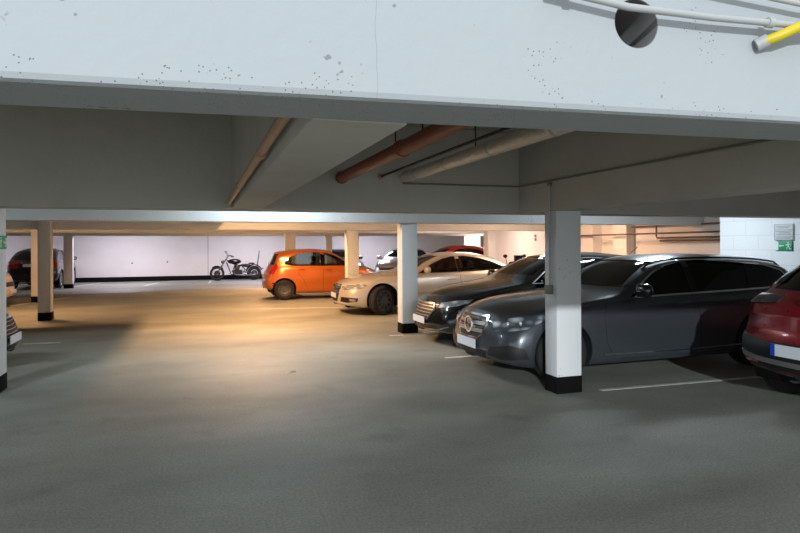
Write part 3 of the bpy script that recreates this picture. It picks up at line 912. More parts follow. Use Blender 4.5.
# ------------------------------------------------------------------ red SUV (rear towards the aisle)
def suv_rear(skin, root):
    plate(skin, root, 1, 0, .60, w=.52, eu=True, off=.02)
    h = skin.hit(Vector((0, 0, 1.03)), Vector((1, 0, 0)))
    bm = bmesh.new(); c = Vector((h.x + .018, 0, 1.03))
    ring(bm, c, .07, .008)
    vs = [(-.10, .018), (-.01, .006), (-.012, .022), (.10, -.018), (.01, -.006), (.012, -.022)]
    a = [bm.verts.new((c.x + .006, y, c.z + z)) for y, z in vs]
    bm.faces.new(a)
    bmesh.ops.recalc_face_normals(bm, faces=bm.faces)
    finish(bm, 'badge', M['chrome'], root)
    skin.patch('rear_emblem_strip', [(0, -.25, 1.115), (0, .25, 1.115), (0, .25, 1.13), (0, -.25, 1.13)], (1, 0, 0), M['chrome'], root, thick=.008)

SUV = dict(L=4.45, W=1.84, H=1.62, fo=.9, wb=2.67, R=.35, paint=P_red,
    top=[(0, .86), (.05, .92), (.25, 1.0), (.8, 1.08), (1.1, 1.12), (1.25, 1.18), (1.6, 1.37), (1.95, 1.53), (2.3, 1.605), (2.7, 1.62), (3.1, 1.59), (3.4, 1.53), (3.65, 1.43), (3.9, 1.30), (4.12, 1.16), (4.3, 1.07), (4.45, .95)],
    belt=[(0, .75), (.4, .90), (1.2, 1.0), (2.2, 1.03), (3.4, 1.07), (4.45, 1.02)],
    plan=[(0, .80), (.05, .86), (.2, .94), (.5, .985), (.8, 1), (3.4, 1), (3.9, .985), (4.2, .95), (4.38, .89), (4.45, .84)],
    bot=[(0, .26), (.3, .21), (.9, .20), (3.4, .21), (4.0, .27), (4.45, .34)],
    nose=[(.2, .05), (.35, 0), (.6, .02), (.85, .10)], tail=[(.34, .10), (.48, 0.02), (.62, .0), (.75, .06), (1.0, .08)],
    bow_f=.26, bow_r=.26, tumble=20, crown=.045,
    dlo=[(1.4, 1.06), (2.3, 1.08), (3.2, 1.12), (3.5, 1.17), (3.3, 1.33), (3.05, 1.44), (2.6, 1.50), (2.2, 1.48), (1.8, 1.33)],
    splits=[(2.4, 0)], ws=sym([(-.68, 1.2), (-.55, 1.48)]), wsx=2.1, rw=sym([(-.66, 1.14), (-.60, 1.3), (-.55, 1.44)]), rwx=3.5,
    mirror=(1.5, 1.12), glass=M['privacy'], rear_glass=M['privacy'], seat_x=2.3, dash_x=1.4,
    seams=[[(2.4, 1.05), (2.4, .3)]], handles=[(2.2, .98), (3.1, 1.0)], rim=M['alloy'], wstyle='alloy',
    decals=[
        ('tail_light', [(4.28, -.88, 1.0), (4.18, -.9, 1.09), (4.4, -.56, 1.095), (4.42, -.50, 1.07), (4.42, -.52, 1.03), (4.4, -.62, 1.015)], (.8, -.6), M['lampdark'], dict(mirror=True, thick=.018)),
        ('rear_skirt', [(0, -.88, .36), (0, -.88, .70), (0, -.62, .68), (0, -.40, .67), (0, .40, .67), (0, .62, .68), (0, .88, .70), (0, .88, .36)], (1, 0), M['blk'], dict(thick=.012, res=.08)),
        ('skid_trim', [(0, -.85, .50), (0, -.5, .475), (0, .5, .475), (0, .85, .50)], (1, 0), M['satin'], dict(ribbon=.05, off=.014, thick=.014)),
        ('spoiler_pillar', [(3.45, -.70, 1.34), (3.30, -.66, 1.50), (3.5, -.60, 1.48), (3.95, -.72, 1.22), (3.9, -.76, 1.18)], (.6, -.8), M['gloss'], dict(mirror=True, thick=.01)),
        ('reflector', [(0, -.70, .42), (0, -.50, .42), (0, -.50, .45), (0, -.70, .45)], (1, 0), M['red'], dict(mirror=True, off=.016)),
    ], extra=suv_rear)

def variant(base, **kw):
    d = dict(base); d.update(kw)
    d['decals'] = [tuple(list(t[:4]) + [dict(t[4])]) if len(t) > 4 else t for t in d.get('decals', [])]
    return d

def generic_front(skin, root):
    g = skin.patch('grille', [(0, y, z) for y, z in sym([(-.38, .56), (-.45, .68)])], (-1, 0, 0), M['blk'], root)
    plate(skin, root, -1, 0, .42, off=.012)
def generic_both(skin, root):
    plate(skin, root, 1, 0, .88, off=.012)

# Camera-side order: nearest first
build_car(variant(ESTATE), 'dark grey estate car with chrome window line and star grille behind the nearest pillar', (3.22, 6.93, 0), 0)
build_car(variant(BLACKHATCH), 'black car with chrome hexagonal grille between grey estate and silver saloon', (3.50, 9.42, 0), 0)
build_car(variant(SALOON), 'silver beige saloon with turned front wheel behind the second pillar', (3.12, 14.28, 0), 0)
build_car(variant(SMALL), 'small orange hatchback standing with its rear toward the aisle', (1.90 + 3.73, 19.03, 0), PI)
build_car(variant(SUV), 'dark red crossover at right edge showing tail light and plate with blue band', (5.18 + 4.45, 4.06, 0), PI)
# far cars
build_car(variant(SMALL, kindname='car', L=3.73, paint=P_silver, glass=M['tint'], extra=generic_front), 'silver hatchback parked near the far wall seen beyond orange hood', (7.75, 24.9, 0), math.radians(48))
build_car(variant(BLACKHATCH, paint=P_teal, L=4.87, extra=generic_front, trim=None), 'dark grey green car by the far wall seen over the orange car roof', (6.35, 25.9, 0), PI / 2)
build_car(variant(SUV, paint=P_red2, extra=generic_front), 'bright red car whose roof shows above the silver saloon', (7.15, 21.6, 0), 0)
def dark_suv_rear(skin, root):
    plate(skin, root, 1, 0, .93, off=.012)
    skin.ribbon('tailgate_trim', [(0, -.35, 1.02), (0, .35, 1.02)], (1, 0, 0), .03, M['chrome'], root)
build_car(variant(SUV, paint=P_navy, L=4.45, bow_r=.15, extra=dark_suv_rear, glass=M['tint'], rear_glass=M['tint'],
    decals=[('tail_light', [(4.28, -.90, .80), (4.12, -.92, 1.08), (4.22, -.8, 1.13), (4.42, -.52, 1.10), (4.42, -.56, .82)], (.7, -.7), M['red'], dict(mirror=True, thick=.02)),
            ('rear_skirt', [(0, -.86, .38), (0, -.84, .52), (0, .84, .52), (0, .86, .38)], (1, 0), M['blk'], dict(thick=.012, res=.08))]),
    'black violet SUV parked rear outward by the far left pillars', (-6.05, 31.2 - .35, 0), -PI / 2)
build_car(variant(SUV, paint=P_cream, extra=generic_front, glass=M['tint']), 'pale beige car nose cut off by the nearest left pillar, standing before the black SUV', (-4.78, 19.05, 0), PI)
build_car(variant(BLACKHATCH, paint=P_teal, extra=black_front, trim=None), 'dark car nose peeking out beside the nearest left pillar', (-2.33, 9.35, 0), PI)

# ------------------------------------------------------------------ building
def slab(name, x0, x1, y0, y1, z0, z1, mat, bev=0, rz=0, pivot=None, kind=True):
    bm = bmesh.new(); box(bm, x0, x1, y0, y1, z0, z1, bev)
    if rz:
        bmesh.ops.rotate(bm, verts=bm.verts, cent=pivot, matrix=Matrix.Rotation(rz, 3, 'Z'))
    o = finish(bm, name, mat, smooth=bool(bev))
    return struct(o) if kind else o

slab('floor', -13, 18, .9, 31.3, -.2, 0, M['floor'])
slab('floor', -13, 18, -8, .9, -.2, 0, M['bounce'])  # out of view behind the camera, made lighter to brighten the beams
slab('ceiling', -13, 18, 1.75, 31.3, 2.95, 3.2, M['ceiling'])
slab('wall_back', -13, 18, 31, 31.3, 0, 2.95, M['wall'])
slab('baseboard_back', -13, 18, 30.985, 31.0, 0, .22, M['blackpaint'])
slab('trim_1', .50, .52, 30.99, 31.0, .22, 2.95, M['conduit'])
slab('wall_left', -13.3, -13, 1.75, 31.3, 0, 2.95, M['wall'])
slab('wall_right', 10.5, 10.8, 8.5, 20.1, 0, 2.95, M['wall'])
slab('wall_right_near', 9.0, 10.8, 1.75, 8.54, 0, 2.95, M['block'])
slab('wall_right_far', 16.5, 18, 20.1, 31, 0, 2.95, M['wall'])
slab('wall_right_return', 10.8, 16.5, 20.0, 20.1, 0, 2.95, M['wall'])
slab('baseboard_right', 10.485, 10.5, 8.54, 20.1, 0, .2, M['blackpaint'])
slab('trim_2', 10.2, 10.5, 13.9, 14.6, 0, 2.95, M['wall'])
slab('trim_3', 10.25, 10.5, 12.6, 13.1, 0, 2.95, M['wall'])
slab('trim_4', 10.2, 10.85, 20.1, 20.5, 0, 2.95, M['wall'])

def beam(label, x0, x1, y0, y1, z0, z1, mat, bev=.012, rz=0, pivot=None):
    o = slab('ceiling_beam', x0, x1, y0, y1, z0, z1, mat, bev, rz, pivot)
    return o
# front beam with a round opening
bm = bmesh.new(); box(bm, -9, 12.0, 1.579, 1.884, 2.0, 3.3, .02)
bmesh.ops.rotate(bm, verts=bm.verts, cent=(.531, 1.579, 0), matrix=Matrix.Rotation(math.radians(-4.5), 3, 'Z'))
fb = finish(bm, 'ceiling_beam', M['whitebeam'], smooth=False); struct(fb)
HOLE = (1.278, 1.519, 2.277)
cb = bmesh.new(); lathe(cb, [(.076, -.2), (.076, .6)], 40, 'y')
bmesh.ops.contextual_create(cb, geom=[e for e in cb.edges if e.is_boundary and e.verts[0].co.y < 0])
bmesh.ops.contextual_create(cb, geom=[e for e in cb.edges if e.is_boundary and e.verts[0].co.y > 0])
bmesh.ops.rotate(cb, verts=cb.verts, cent=(0, 0, 0), matrix=Matrix.Rotation(math.radians(-4.5), 3, 'Z'))
bmesh.ops.translate(cb, verts=cb.verts, vec=Vector(HOLE))
cut(fb, cb, 'c', None)
bm = bmesh.new(); lathe(bm, [(.0742, .002), (.0755, .002), (.0755, .30), (.0742, .30)], 40, 'y', closed=True)  # added sleeve, its dark grey stands in for the shade inside the opening
bmesh.ops.rotate(bm, verts=bm.verts, cent=(0, 0, 0), matrix=Matrix.Rotation(math.radians(-4.5), 3, 'Z'))
struct(finish(bm, 'trim_5', concrete('shade grey bore sleeve', (125, 127, 127), dirt=.3, pits=False, tint=(60, 60, 58)), loc=HOLE))
beam('', -13, 13, 6.4, 6.78, 1.985, 2.95, M['beamgrey'])
beam('', .34, .66, 1.87, 6.4, 1.995, 2.95, M['beamgrey'])
beam('', 3.66, 3.96, 1.75, 6.4, 1.97, 2.95, M['beamgrey'])
beam('', -13, 10.5, 10.38, 10.73, 2.02, 2.95, M['white'])
beam('', .34, .66, 10.73, 15.35, 2.25, 2.95, M['white'])
beam('', -13, 10.5, 15.35, 15.7, 2.02, 2.95, M['white'])
beam('', -13, 16.5, 20.45, 20.8, 2.05, 2.95, M['white'])
beam('', -13, 16.5, 26.7, 27.0, 2.07, 2.95, M['white'])

def column(x0, x1, y0, y1, label, top=2.03, band=.18, cat='pillar'):
    t = thing('concrete_pillar', label, cat, ((x0 + x1) / 2, (y0 + y1) / 2, 0), 0, 'concrete pillars')
    hx, hy = (x1 - x0) / 2, (y1 - y0) / 2
    bm = bmesh.new(); box(bm, -hx, hx, -hy, hy, band, top, .008); finish(bm, 'shaft', M['white'], t)
    bm = bmesh.new(); box(bm, -hx - .004, hx + .004, -hy - .004, hy + .004, 0, band, .008); finish(bm, 'black_base', M['blackpaint'], t)
    return t
column(3.65, 3.96, 5.60, 5.83, 'white concrete pillar with black base before the dark grey estate', 1.97)
column(3.55, 3.85, 10.44, 10.72, 'white concrete pillar with black base covering the silver saloon front door', 2.02)
column(3.72, 4.03, 15.38, 15.66, 'orange lit concrete pillar between orange hatchback and silver saloon hood', 2.02)
column(2.84, 3.16, 20.48, 20.78, 'concrete pillar rising behind the roof of the orange hatchback, left one', 2.05)
column(5.48, 5.76, 26.72, 26.98, 'thin far concrete pillar rising behind the orange hatchback, right one', 2.07)
column(-2.38, -2.07, 7.70, 7.99, 'white concrete pillar cut by the left picture edge with green sign', 2.95)
column(-3.31, -3.06, 15.05, 15.33, 'brownish concrete pillar standing right before a brighter one at left', 2.6)
column(-4.61, -4.32, 20.20, 20.48, 'brightly lit pillar half hidden behind the brown left pillar', 2.6)
column(-4.98, -4.66, 26.72, 26.98, 'far left pillar right of the black violet SUV', 2.07, .17)

# painted bay lines
def line(x0, y0, x1, y1, w, label):
    a = Vector((x0, y0, 0)); b = Vector((x1, y1, 0)); d = (b - a).normalized(); n = Vector((-d.y, d.x, 0)) * w / 2
    bm = bmesh.new()
    lo = [bm.verts.new(p + Vector((0, 0, .001))) for p in (a - n, b - n, b + n, a + n)]
    hi = [bm.verts.new(v.co + Vector((0, 0, .003))) for v in lo]
    bm.faces.new(hi); bm.faces.new(lo[::-1])
    for i in range(4): bm.faces.new((lo[i], lo[(i + 1) % 4], hi[(i + 1) % 4], hi[i]))
    o = finish(bm, 'parking_line', M['line'], smooth=False); tag(o, label, 'parking line', 'painted bay lines'); return o
line(4.2, 5.60, 9.0, 5.42, .06, 'long white bay line between grey estate and red crossover')
line(3.35, 7.97, 5.2, 7.93, .08, 'short white bay line under the nose of the grey estate')
line(3.25, 10.28, 3.5, 10.25, .07, 'small white line mark beside the second pillar base')
line(3.95, 10.42, 5.2, 10.40, .07, 'white bay line under the black car nose')
line(1.55, 15.9, 3.6, 15.45, .08, 'faint white bay line before the orange hatchback')
line(-2.75, 11.55, -2.2, 11.5, .08, 'small white line mark beside the dark car nose at left')
line(-2.1, 27.2, -1.65, 29.6, .1, 'left white line mark on the floor before the back wall')
line(.50, 28.2, .62, 30.2, .1, 'white line mark on the floor under the motorcycle front wheel')
line(-4.9, 19.2, -3.9, 22.0, .1, 'white bay line at left beside the pale beige car')
line(-5.2, 26.6, -4.1, 30.2, .1, 'white bay line running right of the far left pillar')

# drain in the aisle
t = thing('floor_drain', 'small metal drain cover in the middle of the aisle floor', 'drain', (1.12, 7.76, 0))
bm = bmesh.new(); lathe(bm, [(.0001, .005), (.07, .005), (.078, 0.001)], 24, 'z'); finish(bm, 'cover', M['steelrim'], t)

# ---- pipes
def pipe(name, pts, r, mat, label, cat='pipe', n=16, radii=None, kids=None):
    t = thing(name, label, cat, pts[0])
    o = Vector(pts[0])
    bm = bmesh.new(); tube(bm, [Vector(p) - o for p in pts], r, n, radii=radii)
    finish(bm, 'pipe_run' if cat == 'pipe' else 'cable_run', mat, t)
    return t, o
def collar(parent, o, c, d, r, w, mat, name='collar'):
    c = Vector(c) - o; d = Vector(d).normalized()
    bm = bmesh.new(); tube(bm, [c - d * w / 2, c + d * w / 2], r, 20); return finish(bm, name, mat, parent)
def hanger(parent, o, c, top, mat):
    bm = bmesh.new(); tube(bm, [Vector(c) - o, Vector((c[0], c[1], top)) - o], .006, 6); return finish(bm, 'hanger_rod', mat, parent)

t, o = pipe('drain_pipe', [(1.48, 1.88, 2.34), (1.48, 3.4, 2.34), (1.48, 6.5, 2.34)], .058, M['rust'], 'thick red brown pipe hanging between the front beams')
for y in (2.9, 4.35, 6.36): collar(t, o, (1.48, y, 2.34), (0, 1, 0), .068, .06 if y < 6 else .03, M['rust'])
for y in (3.05, 3.9, 4.5): hanger(t, o, (1.48, y, 2.38), 2.95, M['rod'])
t, o = pipe('insulated_pipe', [(2.22, 1.75, 2.37), (2.22, 6.5, 2.37)], .06, M['insul'], 'silver wrapped insulated pipe right of the red brown pipe')
for y in (2.5, 3.4, 4.3, 5.2, 6.0): collar(t, o, (2.22, y, 2.37), (0, 1, 0), .063, .02, M['galv'], 'clamp')
for y in (3.2, 4.6): hanger(t, o, (2.22, y, 2.42), 2.95, M['rod'])
t, o = pipe('thin_pipe', [(1.93, 1.8, 2.37), (1.93, 6.42, 2.37)], .013, M['rod'], 'thin dark pipe between red brown and silver wrapped pipes', n=8)
collar(t, o, (1.93, 6.38, 2.37), (0, 1, 0), .03, .04, M['copper'])
collar(t, o, (1.93, 3.1, 2.37), (0, 1, 0), .025, .05, M['rod'])
t, o = pipe('side_pipe', [(.30, 1.9, 2.07), (.30, 4.0, 2.055), (.305, 6.38, 2.04)], .023, M['copper'], 'brown pipe along the left lower edge of the deep beam')
for y in (3.0, 4.6): collar(t, o, (.30, y, 2.055), (0, 1, 0), .028, .05, M['copper'])
t, o = pipe('cable_conduit', [(2.18, 6.385, 2.30), (3.62, 6.385, 2.30), (3.645, 6.34, 2.30), (3.645, 1.9, 2.30)], .010, M['conduit'], 'thin cable conduit running across beam and along the right deep beam', 'conduit', 8)
t, o = pipe('cable_conduit', [(3.632, 5.70, 1.12), (3.632, 5.70, 2.285)], .011, M['galv'], 'vertical conduit on the near pillar ending in a junction box', 'conduit', 8)
bm = bmesh.new(); box(bm, -.045, .018, -.04, .04, -.05, .05, .008); finish(bm, 'junction_box', M['conduit'], t)
bm = bmesh.new(); box(bm, -.02, .018, -.025, .025, 1.12, 1.16, .006); finish(bm, 'upper_box', M['conduit'], t)
t, o = pipe('cable_conduit', [(.95, 1.50, 2.335), (1.214, 1.475, 2.302), (1.51, 1.452, 2.297), (1.86, 1.424, 2.300), (2.6, 1.366, 2.30)], .011, M['galv'], 'grey conduit crossing the round opening in the front beam', 'conduit', 10)
for c in ((1.02, 1.494, 2.325), (1.72, 1.436, 2.299)): collar(t, o, c, (1, -.08, 0), .016, .02, M['galv'], 'clip')
t, o = pipe('cable_conduit', [(1.45, 1.457, 2.40), (1.858, 1.425, 2.368), (2.6, 1.366, 2.34)], .009, M['galv'], 'upper grey conduit in the top right corner of the front beam', 'conduit', 10)
t, o = pipe('gas_pipe', [(1.722, 1.455, 2.247), (1.75, 1.425, 2.258), (1.81, 1.40, 2.288), (1.90, 1.385, 2.305), (2.5, 1.33, 2.315)], .016, M['yellow'], 'yellow gas pipe coming out of the front beam at right', n=14)
collar(t, o, (1.72, 1.464, 2.245), (.6, -.6, .35), .021, .035, M['galv'])

# pipes on the far right wall
def wallpipe(y0, y1, z, x, r, label, extra=None):
    pts = [(x, y0, z), (x, y1, z)]
    if extra: pts = extra + pts
    pipe('wall_pipe', pts, r, M['brownpipe'], label, n=8)
wallpipe(14.9, 8.6, 1.86, 10.12, .02, 'upper brown pipe along the far right wall, above the twin pipes', [(10.12, 14.95, 2.3), (10.12, 14.93, 1.88)])
wallpipe(11.7, 8.6, 1.76, 10.40, .022, 'lower brown pipe along the far right wall, middle one', [(10.40, 11.72, 2.5), (10.40, 11.72, 1.8)])
wallpipe(11.6, 8.6, 1.69, 10.40, .022, 'lowest brown pipe along the far right wall')
wallpipe(12.6, 8.6, 2.05, 10.42, .018, 'thin pipe close under the ceiling beam on the right wall')
pipe('wall_pipe', [(8.7, 10.34, 2.78), (8.7, 10.34, 2.4), (10.4, 10.34, 2.4)], .018, M['rod'], 'dark pipe on the grey beam left of the white wall', n=8)

# signs
t = thing('exit_sign', 'green emergency exit sign with white running figure on the right white wall', 'sign', (8.985, 7.275, 1.57))
bm = bmesh.new(); box(bm, -.008, .014, -.15, .15, -.075, .075, .004); finish(bm, 'sign_plate', M['green'], t)
def flat(parts, name, mat, parent, x=-.011, face='-x'):
    bm = bmesh.new()
    for poly in parts:
        a = [bm.verts.new((x, y, z)) for y, z in poly]; b = [bm.verts.new((x + (.004 if face == '-x' else -.004), y, z)) for y, z in poly]
        bm.faces.new(a); bm.faces.new(b[::-1])
        for i in range(len(a)): bm.faces.new((a[i], b[i], b[(i + 1) % len(a)], a[(i + 1) % len(a)]))
    bmesh.ops.recalc_face_normals(bm, faces=bm.faces)
    return finish(bm, name, mat, parent, smooth=False)
def running(s=1, oy=0):
    P = lambda L_: [(oy + s * y, z) for y, z in L_]
    head = [(.012 * math.cos(k * PI / 5), .045 + .012 * math.sin(k * PI / 5)) for k in range(10)]
    return [P(head), P([(-.012, .03), (.016, .028), (.012, -.012), (-.012, -.01)]), P([(-.012, -.005), (.004, -.012), (.03, -.03), (.022, -.058), (.014, -.055), (.018, -.034)]),
            P([(.0, -.008), (-.014, -.006), (-.03, -.045), (-.05, -.045), (-.05, -.055), (-.024, -.056)]), P([(.012, .03), (.036, .012), (.044, .022), (.04, .002), (.014, .016)]), P([(-.01, .03), (-.036, .024), (-.044, .004), (-.036, .002), (-.03, .016), (-.01, .018)])]
flat([[(.145, -.07), (.145, .07), (.085, .07), (.085, -.07)]], 'door_symbol', M['signwhite'], t)
flat(running(1, -.085), 'figure_symbol', M['signwhite'], t)
flat([[(-.01, -.008), (.05, -.008), (.05, -.025), (.08, 0), (.05, .025), (.05, .008), (-.01, .008)]], 'arrow_symbol', M['signwhite'], t)
t = thing('notice_board', 'white notice board with grey lines of writing above green exit sign', 'sign', (8.985, 7.27, 1.79))
bm = bmesh.new(); box(bm, -.006, .014, -.165, .165, -.13, .13, .003); finish(bm, 'board', M['notice'], t)
bmf = []
for y0, y1, z0, z1 in ((-.165, .165, .124, .13), (-.165, .165, -.13, -.124), (-.165, -.159, -.13, .13), (.159, .165, -.13, .13), (-.165, .165, .038, .042), (-.165, .165, -.072, -.068)):
    bmf.append([(y0, z0), (y1, z0), (y1, z1), (y0, z1)])
flat(bmf, 'board_edge', M['ink'], t, -.009)
def words(rows, zh=.006):
    out = []
    for z, spans in rows:
        for a, b in spans:
            y = b
            while y > a + .01:
                w = random.uniform(.008, .022); out.append([(y - w, z), (y, z), (y, z + zh * 1.6), (y - w, z + zh * 1.6)]); y -= w + .006
    return out
for row in [(.09, [(-.13, .13)]), (.065, [(-.1, .1)]), (.01, [(-.14, .14)]), (-.015, [(-.1, .08)]), (-.04, [(-.14, .12)]), (-.1, [(-.13, .13)])]:
    flat(words([row]), 'line_of_writing', M['ink'], t, -.009)
t = thing('exit_sign', 'green sign with white arrow on the left edge pillar', 'sign', (-2.062, 7.80, 1.665))
bm = bmesh.new(); box(bm, -.008, .008, -.16, .16, -.075, .075, .004); finish(bm, 'sign_plate', M['green'], t)
flat([[(.145, -.05), (.145, .05), (.09, .05), (.09, .03), (.125, .03), (.125, -.03), (.09, -.03), (.09, -.05)], [(.02, -.01), (.08, -.01), (.08, -.03), (.115, 0), (.08, .03), (.08, .01), (.02, .01)]], 'arrow_symbol', M['signwhite'], t, .011, 'x')
flat(running(1, -.07), 'figure_symbol', M['signwhite'], t, .011, 'x')
t = thing('wall_switch', 'small double switch on the pink lit wall above the black car', 'switch', (10.49, 17.3, 1.85))
for dz in (-.06, .06):
    bm = bmesh.new(); box(bm, -.02, .01, -.04, .04, dz - .04, dz + .04, .004); finish(bm, 'switch_plate', M['conduit'], t)
for (x, z) in ((-2.9, .86), (-1.35, .9)):
    o = finish((lambda b: (tube(b, [(0, -.005, 0), (0, .01, 0)], .035, 14), b)[1])(bmesh.new()), 'wall_plug', M['rod'], loc=(x, 30.99, z))
    tag(o, 'small dark round plug on the back wall, ' + ('left' if x < -2 else 'right') + ' one', 'plug', 'round wall plugs')

# lit window in the far corner
bm = bmesh.new(); box(bm, 14.25, 15.2, 30.97, 31.0, 1.35, 2.3)
wm = pmat('lit window', (255, 240, 222), .5, emis=.0)
b_ = wm.node_tree.nodes['Principled BSDF']; b_.inputs['Emission Color'].default_value = (1, .9, .82, 1); b_.inputs['Emission Strength'].default_value = 1.6
struct(finish(bm, 'window_1', wm, smooth=False))

# ------------------------------------------------------------------ motorcycle
def motorcycle():
    t = thing('chopper_motorcycle', 'black chopper motorcycle with high handlebar parked along the back wall', 'motorcycle', (.0, 0, 0))
    def bwheel(x, R, w, nm='wheel'):
        bm = bmesh.new(); n = 12
        lathe(bm, [(R - w + w * math.cos(2 * PI * k / n), w * math.sin(2 * PI * k / n)) for k in range(n)], 36, closed=True)
        o = finish(bm, nm, M['tyre'], t, loc=(x, 0, R))
        bm = bmesh.new(); lathe(bm, [(R - 2 * w, -.03), (R - 2 * w + .015, -.03), (R - 2 * w + .015, .03), (R - 2 * w, .03)], 36, closed=True)
        tube(bm, [(0, -.06, 0), (0, .06, 0)], .035, 14)
        for k in range(20):
            a = 2 * PI * k / 20; s = .03 if k % 2 else -.03
            tube(bm, [(0, s, 0), (math.cos(a) * (R - 2 * w + .004), 0, math.sin(a) * (R - 2 * w + .004))], .004, 5, cap=False)
        bmesh.ops.recalc_face_normals(bm, faces=bm.faces)
        finish(bm, 'rim', M['rod'], o)
        bm = bmesh.new(); lathe(bm, [(.05, -.055), (.14, -.055), (.14, -.048), (.05, -.048)], 24, closed=True); finish(bm, 'brake_disc', M['rod'], o)
    bwheel(0, .34, .055); bwheel(1.72, .34, .085)
    P = lambda nm, fn, mt, par=t: finish((lambda b: (fn(b), b)[1])(bmesh.new()), nm, mt, par)
    for s in (-1, 1):
        P('fork', lambda b: (tube(b, [(0, s * .09, .34), (.23, s * .09, .72)], .028, 10), tube(b, [(.23, s * .09, .72), (.43, s * .09, 1.04)], .019, 10)), M['darkmetal'])
        P('swing_arm', lambda b: tube(b, [(1.2, s * .12, .40), (1.72, s * .12, .34)], .025, 8), M['blk'])
        P('exhaust', lambda b: tube(b, [(.78, s * .13, .62), (.70, s * .18, .42), (.85, s * .2, .27), (1.2, s * .2, .24), (1.75, s * .2, .27)], .035, 10, radii=[.022, .024, .028, .042, .042]), M['darkmetal'])
        P('foot_peg', lambda b: tube(b, [(.62, s * .1, .32), (.58, s * .32, .33)], .016, 8), M['darkmetal'])
        P('mirror', lambda b: (tube(b, [(.52, s * .36, 1.15), (.42, s * .44, 1.34)], .008, 6), ellipsoid(b, (.41, s * .46, 1.37), (.02, .07, .045))), M['blk'])
    P('handlebar', lambda b: tube(b, [(.72, -.42, 1.12), (.60, -.38, 1.20), (.52, -.30, 1.20), (.44, -.12, 1.05), (.44, .12, 1.05), (.52, .30, 1.20), (.60, .38, 1.20), (.72, .42, 1.12)], .015, 8), M['darkmetal'])
    for s in (-1, 1): P('grip', lambda b: tube(b, [(.62, s * .388, 1.19), (.74, s * .425, 1.11)], .022, 10), M['blk'])
    P('headlight', lambda b: ellipsoid(b, (.27, 0, .88), (.09, .085, .085)), M['darkmetal'])
    P('fuel_tank', lambda b: ellipsoid(b, (.80, 0, .90), (.32, .15, .13), 20), M['gloss'])
    P('frame', lambda b: (tube(b, [(.42, 0, 1.0), (.62, 0, .82), (1.15, 0, .68), (1.3, 0, .5), (1.15, 0, .3), (.65, 0, .28), (.44, 0, .86)], .025, 8), tube(b, [(1.15, 0, .68), (1.5, 0, .62)], .025, 8)), M['blk'])
    e = P('engine', lambda b: (box(b, .72, 1.16, -.13, .13, .28, .5, .04), tube(b, [(.98, -.2, .4), (.98, .2, .4)], .10, 18)), M['rod'])
    for a in (-.32, .32):
        c = Vector((.92, 0, .45)); d = Vector((math.sin(a), 0, math.cos(a)))
        bm = bmesh.new()
        for k in range(8): tube(bm, [c + d * (.06 + k * .028), c + d * (.075 + k * .028)], .085, 18)
        tube(bm, [c, c + d * .3], .06, 14)
        finish(bm, 'cylinder', M['rod'], e)
    P('air_filter', lambda b: tube(b, [(.92, -.12, .62), (.92, -.22, .62)], .07, 18), M['darkmetal'])
    bm = bmesh.new(); prof = []
    for (R_, a0, a1, cx, w, nm) in ((.42, 20, 165, 1.72, .13, 'rear_fender'), (.375, 40, 130, 0, .075, 'front_fender')):
        bm = bmesh.new(); n = 18; rows = []
        for k in range(n + 1):
            a = math.radians(a0 + (a1 - a0) * k / n); row = []
            for j in range(7):
                q = -1 + j / 3; rr = R_ - .05 * q * q
                row.append(bm.verts.new((cx + rr * math.cos(a), q * w, .34 + rr * math.sin(a))))
            rows.append(row)
        for k in range(n):
            for j in range(6): bm.faces.new((rows[k][j], rows[k][j + 1], rows[k + 1][j + 1], rows[k + 1][j]))
        o = finish(bm, nm, M['gloss'], t); md = o.modifiers.new('s', 'SOLIDIFY'); md.thickness = .008
    P('seat', lambda b: (ellipsoid(b, (1.30, 0, .72), (.26, .16, .06), 18), ellipsoid(b, (1.6, 0, .80), (.16, .11, .045), 16)), M['blk'])
    P('backrest', lambda b: (tube(b, [(1.86, -.1, .62), (1.93, -.08, 1.1), (1.97, -.05, 1.38), (1.98, 0, 1.42), (1.97, .05, 1.38), (1.93, .08, 1.1), (1.86, .1, .62)], .012, 8)), M['rod'])
    P('tail_light', lambda b: ellipsoid(b, (2.13, 0, .55), (.03, .05, .035)), M['red'])
    P('side_stand', lambda b: tube(b, [(.9, .12, .28), (.95, .24, .01)], .013, 8), M['rod'])
    t.location = (.90, 29.95, 0)
    t.rotation_euler = (0, 0, math.radians(2))
motorcycle()

